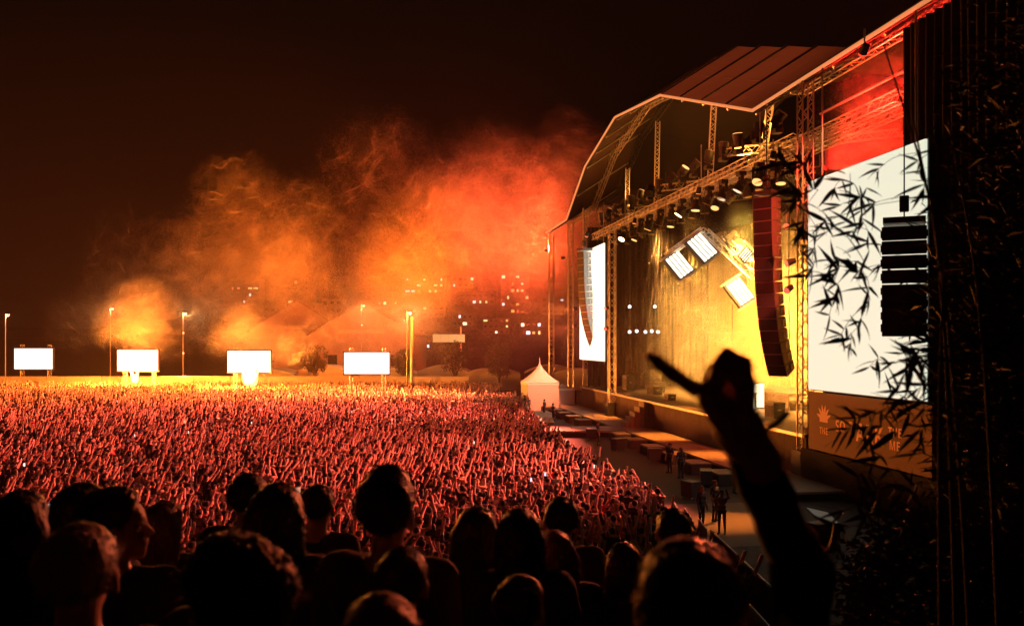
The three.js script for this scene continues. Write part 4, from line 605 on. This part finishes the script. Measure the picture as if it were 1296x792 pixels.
    for (const [c, ang, n0] of order) {
      const n = n0 + 2;
      let a = knots[0], bd = 99; for (const q of knots) { const d = q.distanceTo(c) + Math.max(0, c.x - q.x) * 2 + Math.max(0, c.y - q.y) * 0.7; if (d < bd) { bd = d; a = q; } }
      const mid = a.clone().lerp(c, 0.5).add(V(rr(-0.02, 0.02), 0.03, 0)); part('twig', [tube([a, mid, c], 0.0015, 4, 8)], twigM, t); knots.push(c, mid);
      const back = c.clone().sub(mid).normalize();
      for (let i = 0; i < n; i++) {
        const th = (ang + (i - (n - 1) / 2) * rr(20, 40) + rr(-16, 16)) * Math.PI / 180, d = V(Math.cos(th), Math.sin(th), rr(-0.7, 0.5)), l = part('leaf', LG[Math.floor(rnd() * 4)], leafM[i % 2], t);
        l.position.copy(c).addScaledVector(back, -rr(0, 0.13)); const nrm = V(rr(-0.7, 0.7), rr(-0.2, 0.9), rr(0.2, 1)); d.normalize(); nrm.addScaledVector(d, -nrm.dot(d)).normalize(); l.quaternion.setFromRotationMatrix(m3.makeBasis(nrm.clone().cross(d), nrm, d)); l.scale.setScalar(rr(0.8, 1.3));
      }
    }
  }
  // thicket further along the terrace, one mass of leaves and canes
  const th = thing('bamboo_thicket', 'dense dark bamboo thicket beside the terrace', 'bamboo', V(3.35, 5.34, -4.9)), geo = [], q = new THREE.Quaternion(), e = new THREE.Euler();
  const canes = []; for (let i = 0; i < 12; i++) { const x = rr(-0.45, 2.2), z = rr(-1.3, -0.3), h = rr(2.6, 4.6), lean = rr(-0.35, 0.15); canes.push([x, z, h, lean]); }
  for (const [x, z, h, lean] of canes) part('cane', [tube([V(x, 0, z), V(x + lean * 0.3, h * 0.5, z), V(x + lean, h, z)], 0.01, 6, 8)], twigM, th);
  const pos = [];
  for (let i = 0; i < 30000; i++) { const [x, z, h, lean] = canes[i % canes.length], t = Math.pow(rnd(), 0.6), y = h * (0.06 + 0.94 * t), o = V(x + lean * t * t + gauss() * 0.2, Math.max(0.05, y + gauss() * 0.1), z + gauss() * 0.25), k = rr(0.8, 1.5); q.setFromEuler(e.set(rr(-0.2, 1.2), rr(0, 6.28), rr(-1, 1))); const w = (a, b, c) => { const v = V(a * k, b * k, c * k).applyQuaternion(q).add(o); pos.push(v.x, v.y, v.z); }; for (const s of [-1, 1]) { w(0, 0, 0); w(s * 0.009, 0.001, 0.045); w(0, -0.012, 0.13); } }
  const fg = new THREE.BufferGeometry(); fg.setAttribute('position', new THREE.Float32BufferAttribute(pos, 3)); fg.computeVertexNormals();
  const im = part('foliage', fg, leafM[0], th); im.userData.kind = 'stuff';
}
{
  const h = thing('hedge', 'dark leafy hedge at the edge of the terrace below the brown banner', 'hedge', V(3.6, 5.18, -5.9)), p = [], q = new THREE.Quaternion(), e = new THREE.Euler(), st = [];
  for (let i = 0; i < 26; i++) { const x = rr(-1.2, 1.9), z = rr(-0.4, 0.4); st.push(bar(V(x, 0, z), V(x + rr(-0.2, 0.2), rr(0.9, 1.4), z + rr(-0.2, 0.2)), 0.012, 5, 0.004)); }
  part('stems', st, std(0.02, 0.018, 0.012, 0.9), h);
  for (let i = 0; i < 16000; i++) { const x = rr(-1.35, 2.1), top = 1.35 + 0.18 * noise3(x * 1.6, 3, 3) - Math.max(0, -0.9 - x) * 1.2, o = V(x, Math.pow(rnd(), 0.7) * top, gauss() * 0.22), k = rr(0.7, 1.3); q.setFromEuler(e.set(rr(-0.6, 1.2), rr(0, 6.28), rr(-1, 1))); for (const s of [-1, 1]) for (const [a, b, c] of [[0, 0, 0], [s * 0.016, 0.002, 0.035], [0, -0.01, 0.085]]) { const v = V(a * k, b * k, c * k).applyQuaternion(q).add(o); p.push(v.x, v.y, v.z); } }
  const g = new THREE.BufferGeometry(); g.setAttribute('position', new THREE.Float32BufferAttribute(p, 3)); g.computeVertexNormals(); part('foliage', g, std(0.03, 0.035, 0.018, 0.8, { side: THREE.DoubleSide }), h).userData.kind = 'stuff';
}
// ---------- smoke: clouds of fine drifting particles ----------
{
  const q = new THREE.Quaternion(), e = new THREE.Euler();
  function puff(N, s0, s1) {
    const p = [], nn = [];
    for (let i = 0; i < N; i++) {
      const o = V(0, 0, 0); do o.set(rr(-1, 1), rr(-1, 1), rr(-1, 1)); while (o.lengthSq() > 1 || rnd() > (1 - o.lengthSq()) ** 1.4);
      const f = 0.16 * noise3(o.x * 1.7, o.y * 1.7, o.z * 1.7 + 20); o.x += f; o.y += 0.16 * noise3(o.x * 1.7 + 9, o.y * 1.7, o.z * 1.7); if (rnd() < 0.75 && noise3(o.x * 3.2, o.y * 3.2, o.z * 3.2) + 0.5 * noise3(o.x * 7, o.y * 7, o.z * 7) < -0.1) continue;
      q.setFromEuler(e.set(rr(0, 6.28), rr(0, 6.28), rr(0, 6.28))); const s = rr(s0, s1), n = V(0, 0, 1).applyQuaternion(q);
      for (const [x, y] of [[-1, -0.6], [1, -0.6], [0, 1.1]]) { const v = V(x * s, y * s, 0).applyQuaternion(q).add(o); p.push(v.x, v.y, v.z); nn.push(n.x, n.y, n.z); }
    }
    const g = new THREE.BufferGeometry(); g.setAttribute('position', new THREE.Float32BufferAttribute(p, 3)); g.setAttribute('normal', new THREE.Float32BufferAttribute(nn, 3)); return g;
  }
  const fine = puff(150000, 0.00105, 0.0018), thin = puff(100000, 0.0008, 0.0015);
  const mat = new THREE.MeshPhysicalMaterial({ color: C(0.6, 0.58, 0.56), roughness: 1, transmission: 0.5, thickness: 0, side: THREE.DoubleSide, specularIntensity: 0 });
  const fbm = (x, y, z) => noise3(x, y, z) + 0.5 * noise3(x * 2.1, y * 2.1, z * 2.1 + 4) + 0.28 * noise3(x * 4.3, y * 4.3, z * 4.3 + 8);
  function smoke(n, g, pick, label) {
    const l = []; let guard = 0; while (l.length < n && guard++ < n * 60) { const s = pick(); if (s) l.push(s); }
    const im = new THREE.InstancedMesh(g, mat, l.length), m4 = new THREE.Matrix4(); l.forEach(([v, r], i) => { q.setFromEuler(e.set(rr(0, 6.28), rr(0, 6.28), rr(0, 6.28))); im.setMatrixAt(i, m4.compose(v, q, V(r, r, r))); });
    put(im, 'smoke', label, 'smoke', null, 'stuff');
  }
  // the big bank drifting from the stage end over the back of the field
  const bank = (px) => px < 420 ? 356 - (px - 100) * 0.42 : 222 - (px - 420) * 0.3;
  smoke(72, fine, () => { const px = rr(-20, 790), D = rr(128, 170), top = bank(px), py = rr(Math.max(60, top - 90), 420), v = at(px, py, D), d = fbm(v.x * 0.024, v.y * 0.034, v.z * 0.02) + 0.85 * Math.min(1, (py - top) / 70) - (px < 250 ? 0.05 : 0) + (px > 420 ? 0.15 : 0); return d > 0.3 + rnd() * 0.5 ? [v, rr(7, 14)] : null; }, 'orange lit smoke bank drifting over the back of the field');
  smoke(16, fine, () => { const px = 178 + gauss() * 24, py = 432 - Math.abs(gauss()) * 24; return [at(px - (433 - py) * 0.35, py, rr(124, 130)), rr(2.5, 5)]; }, 'glowing smoke rising from the first flames');
  smoke(14, fine, () => { const px = 318 + gauss() * 32, py = 442 - Math.abs(gauss()) * 20; return [at(px, py, rr(118, 124)), rr(2.5, 4.5)]; }, 'glowing smoke rising from the brightest flames');
  smoke(22, thin, () => { const d = rr(55, 92), v = S(d, rr(3, 16), rr(3, 11)); return fbm(v.x * 0.1, v.y * 0.08, v.z * 0.1) + (10 - v.y) * 0.05 > 0.1 ? [v, rr(5, 9)] : null; }, 'golden haze hanging inside the stage');
  smoke(10, thin, () => [S(rr(43, 54), rr(17.5, 21), rr(3, 8)), rr(3, 5)], 'red haze hanging under the roof above the big screen');
}
renderer.render(scene, camera);
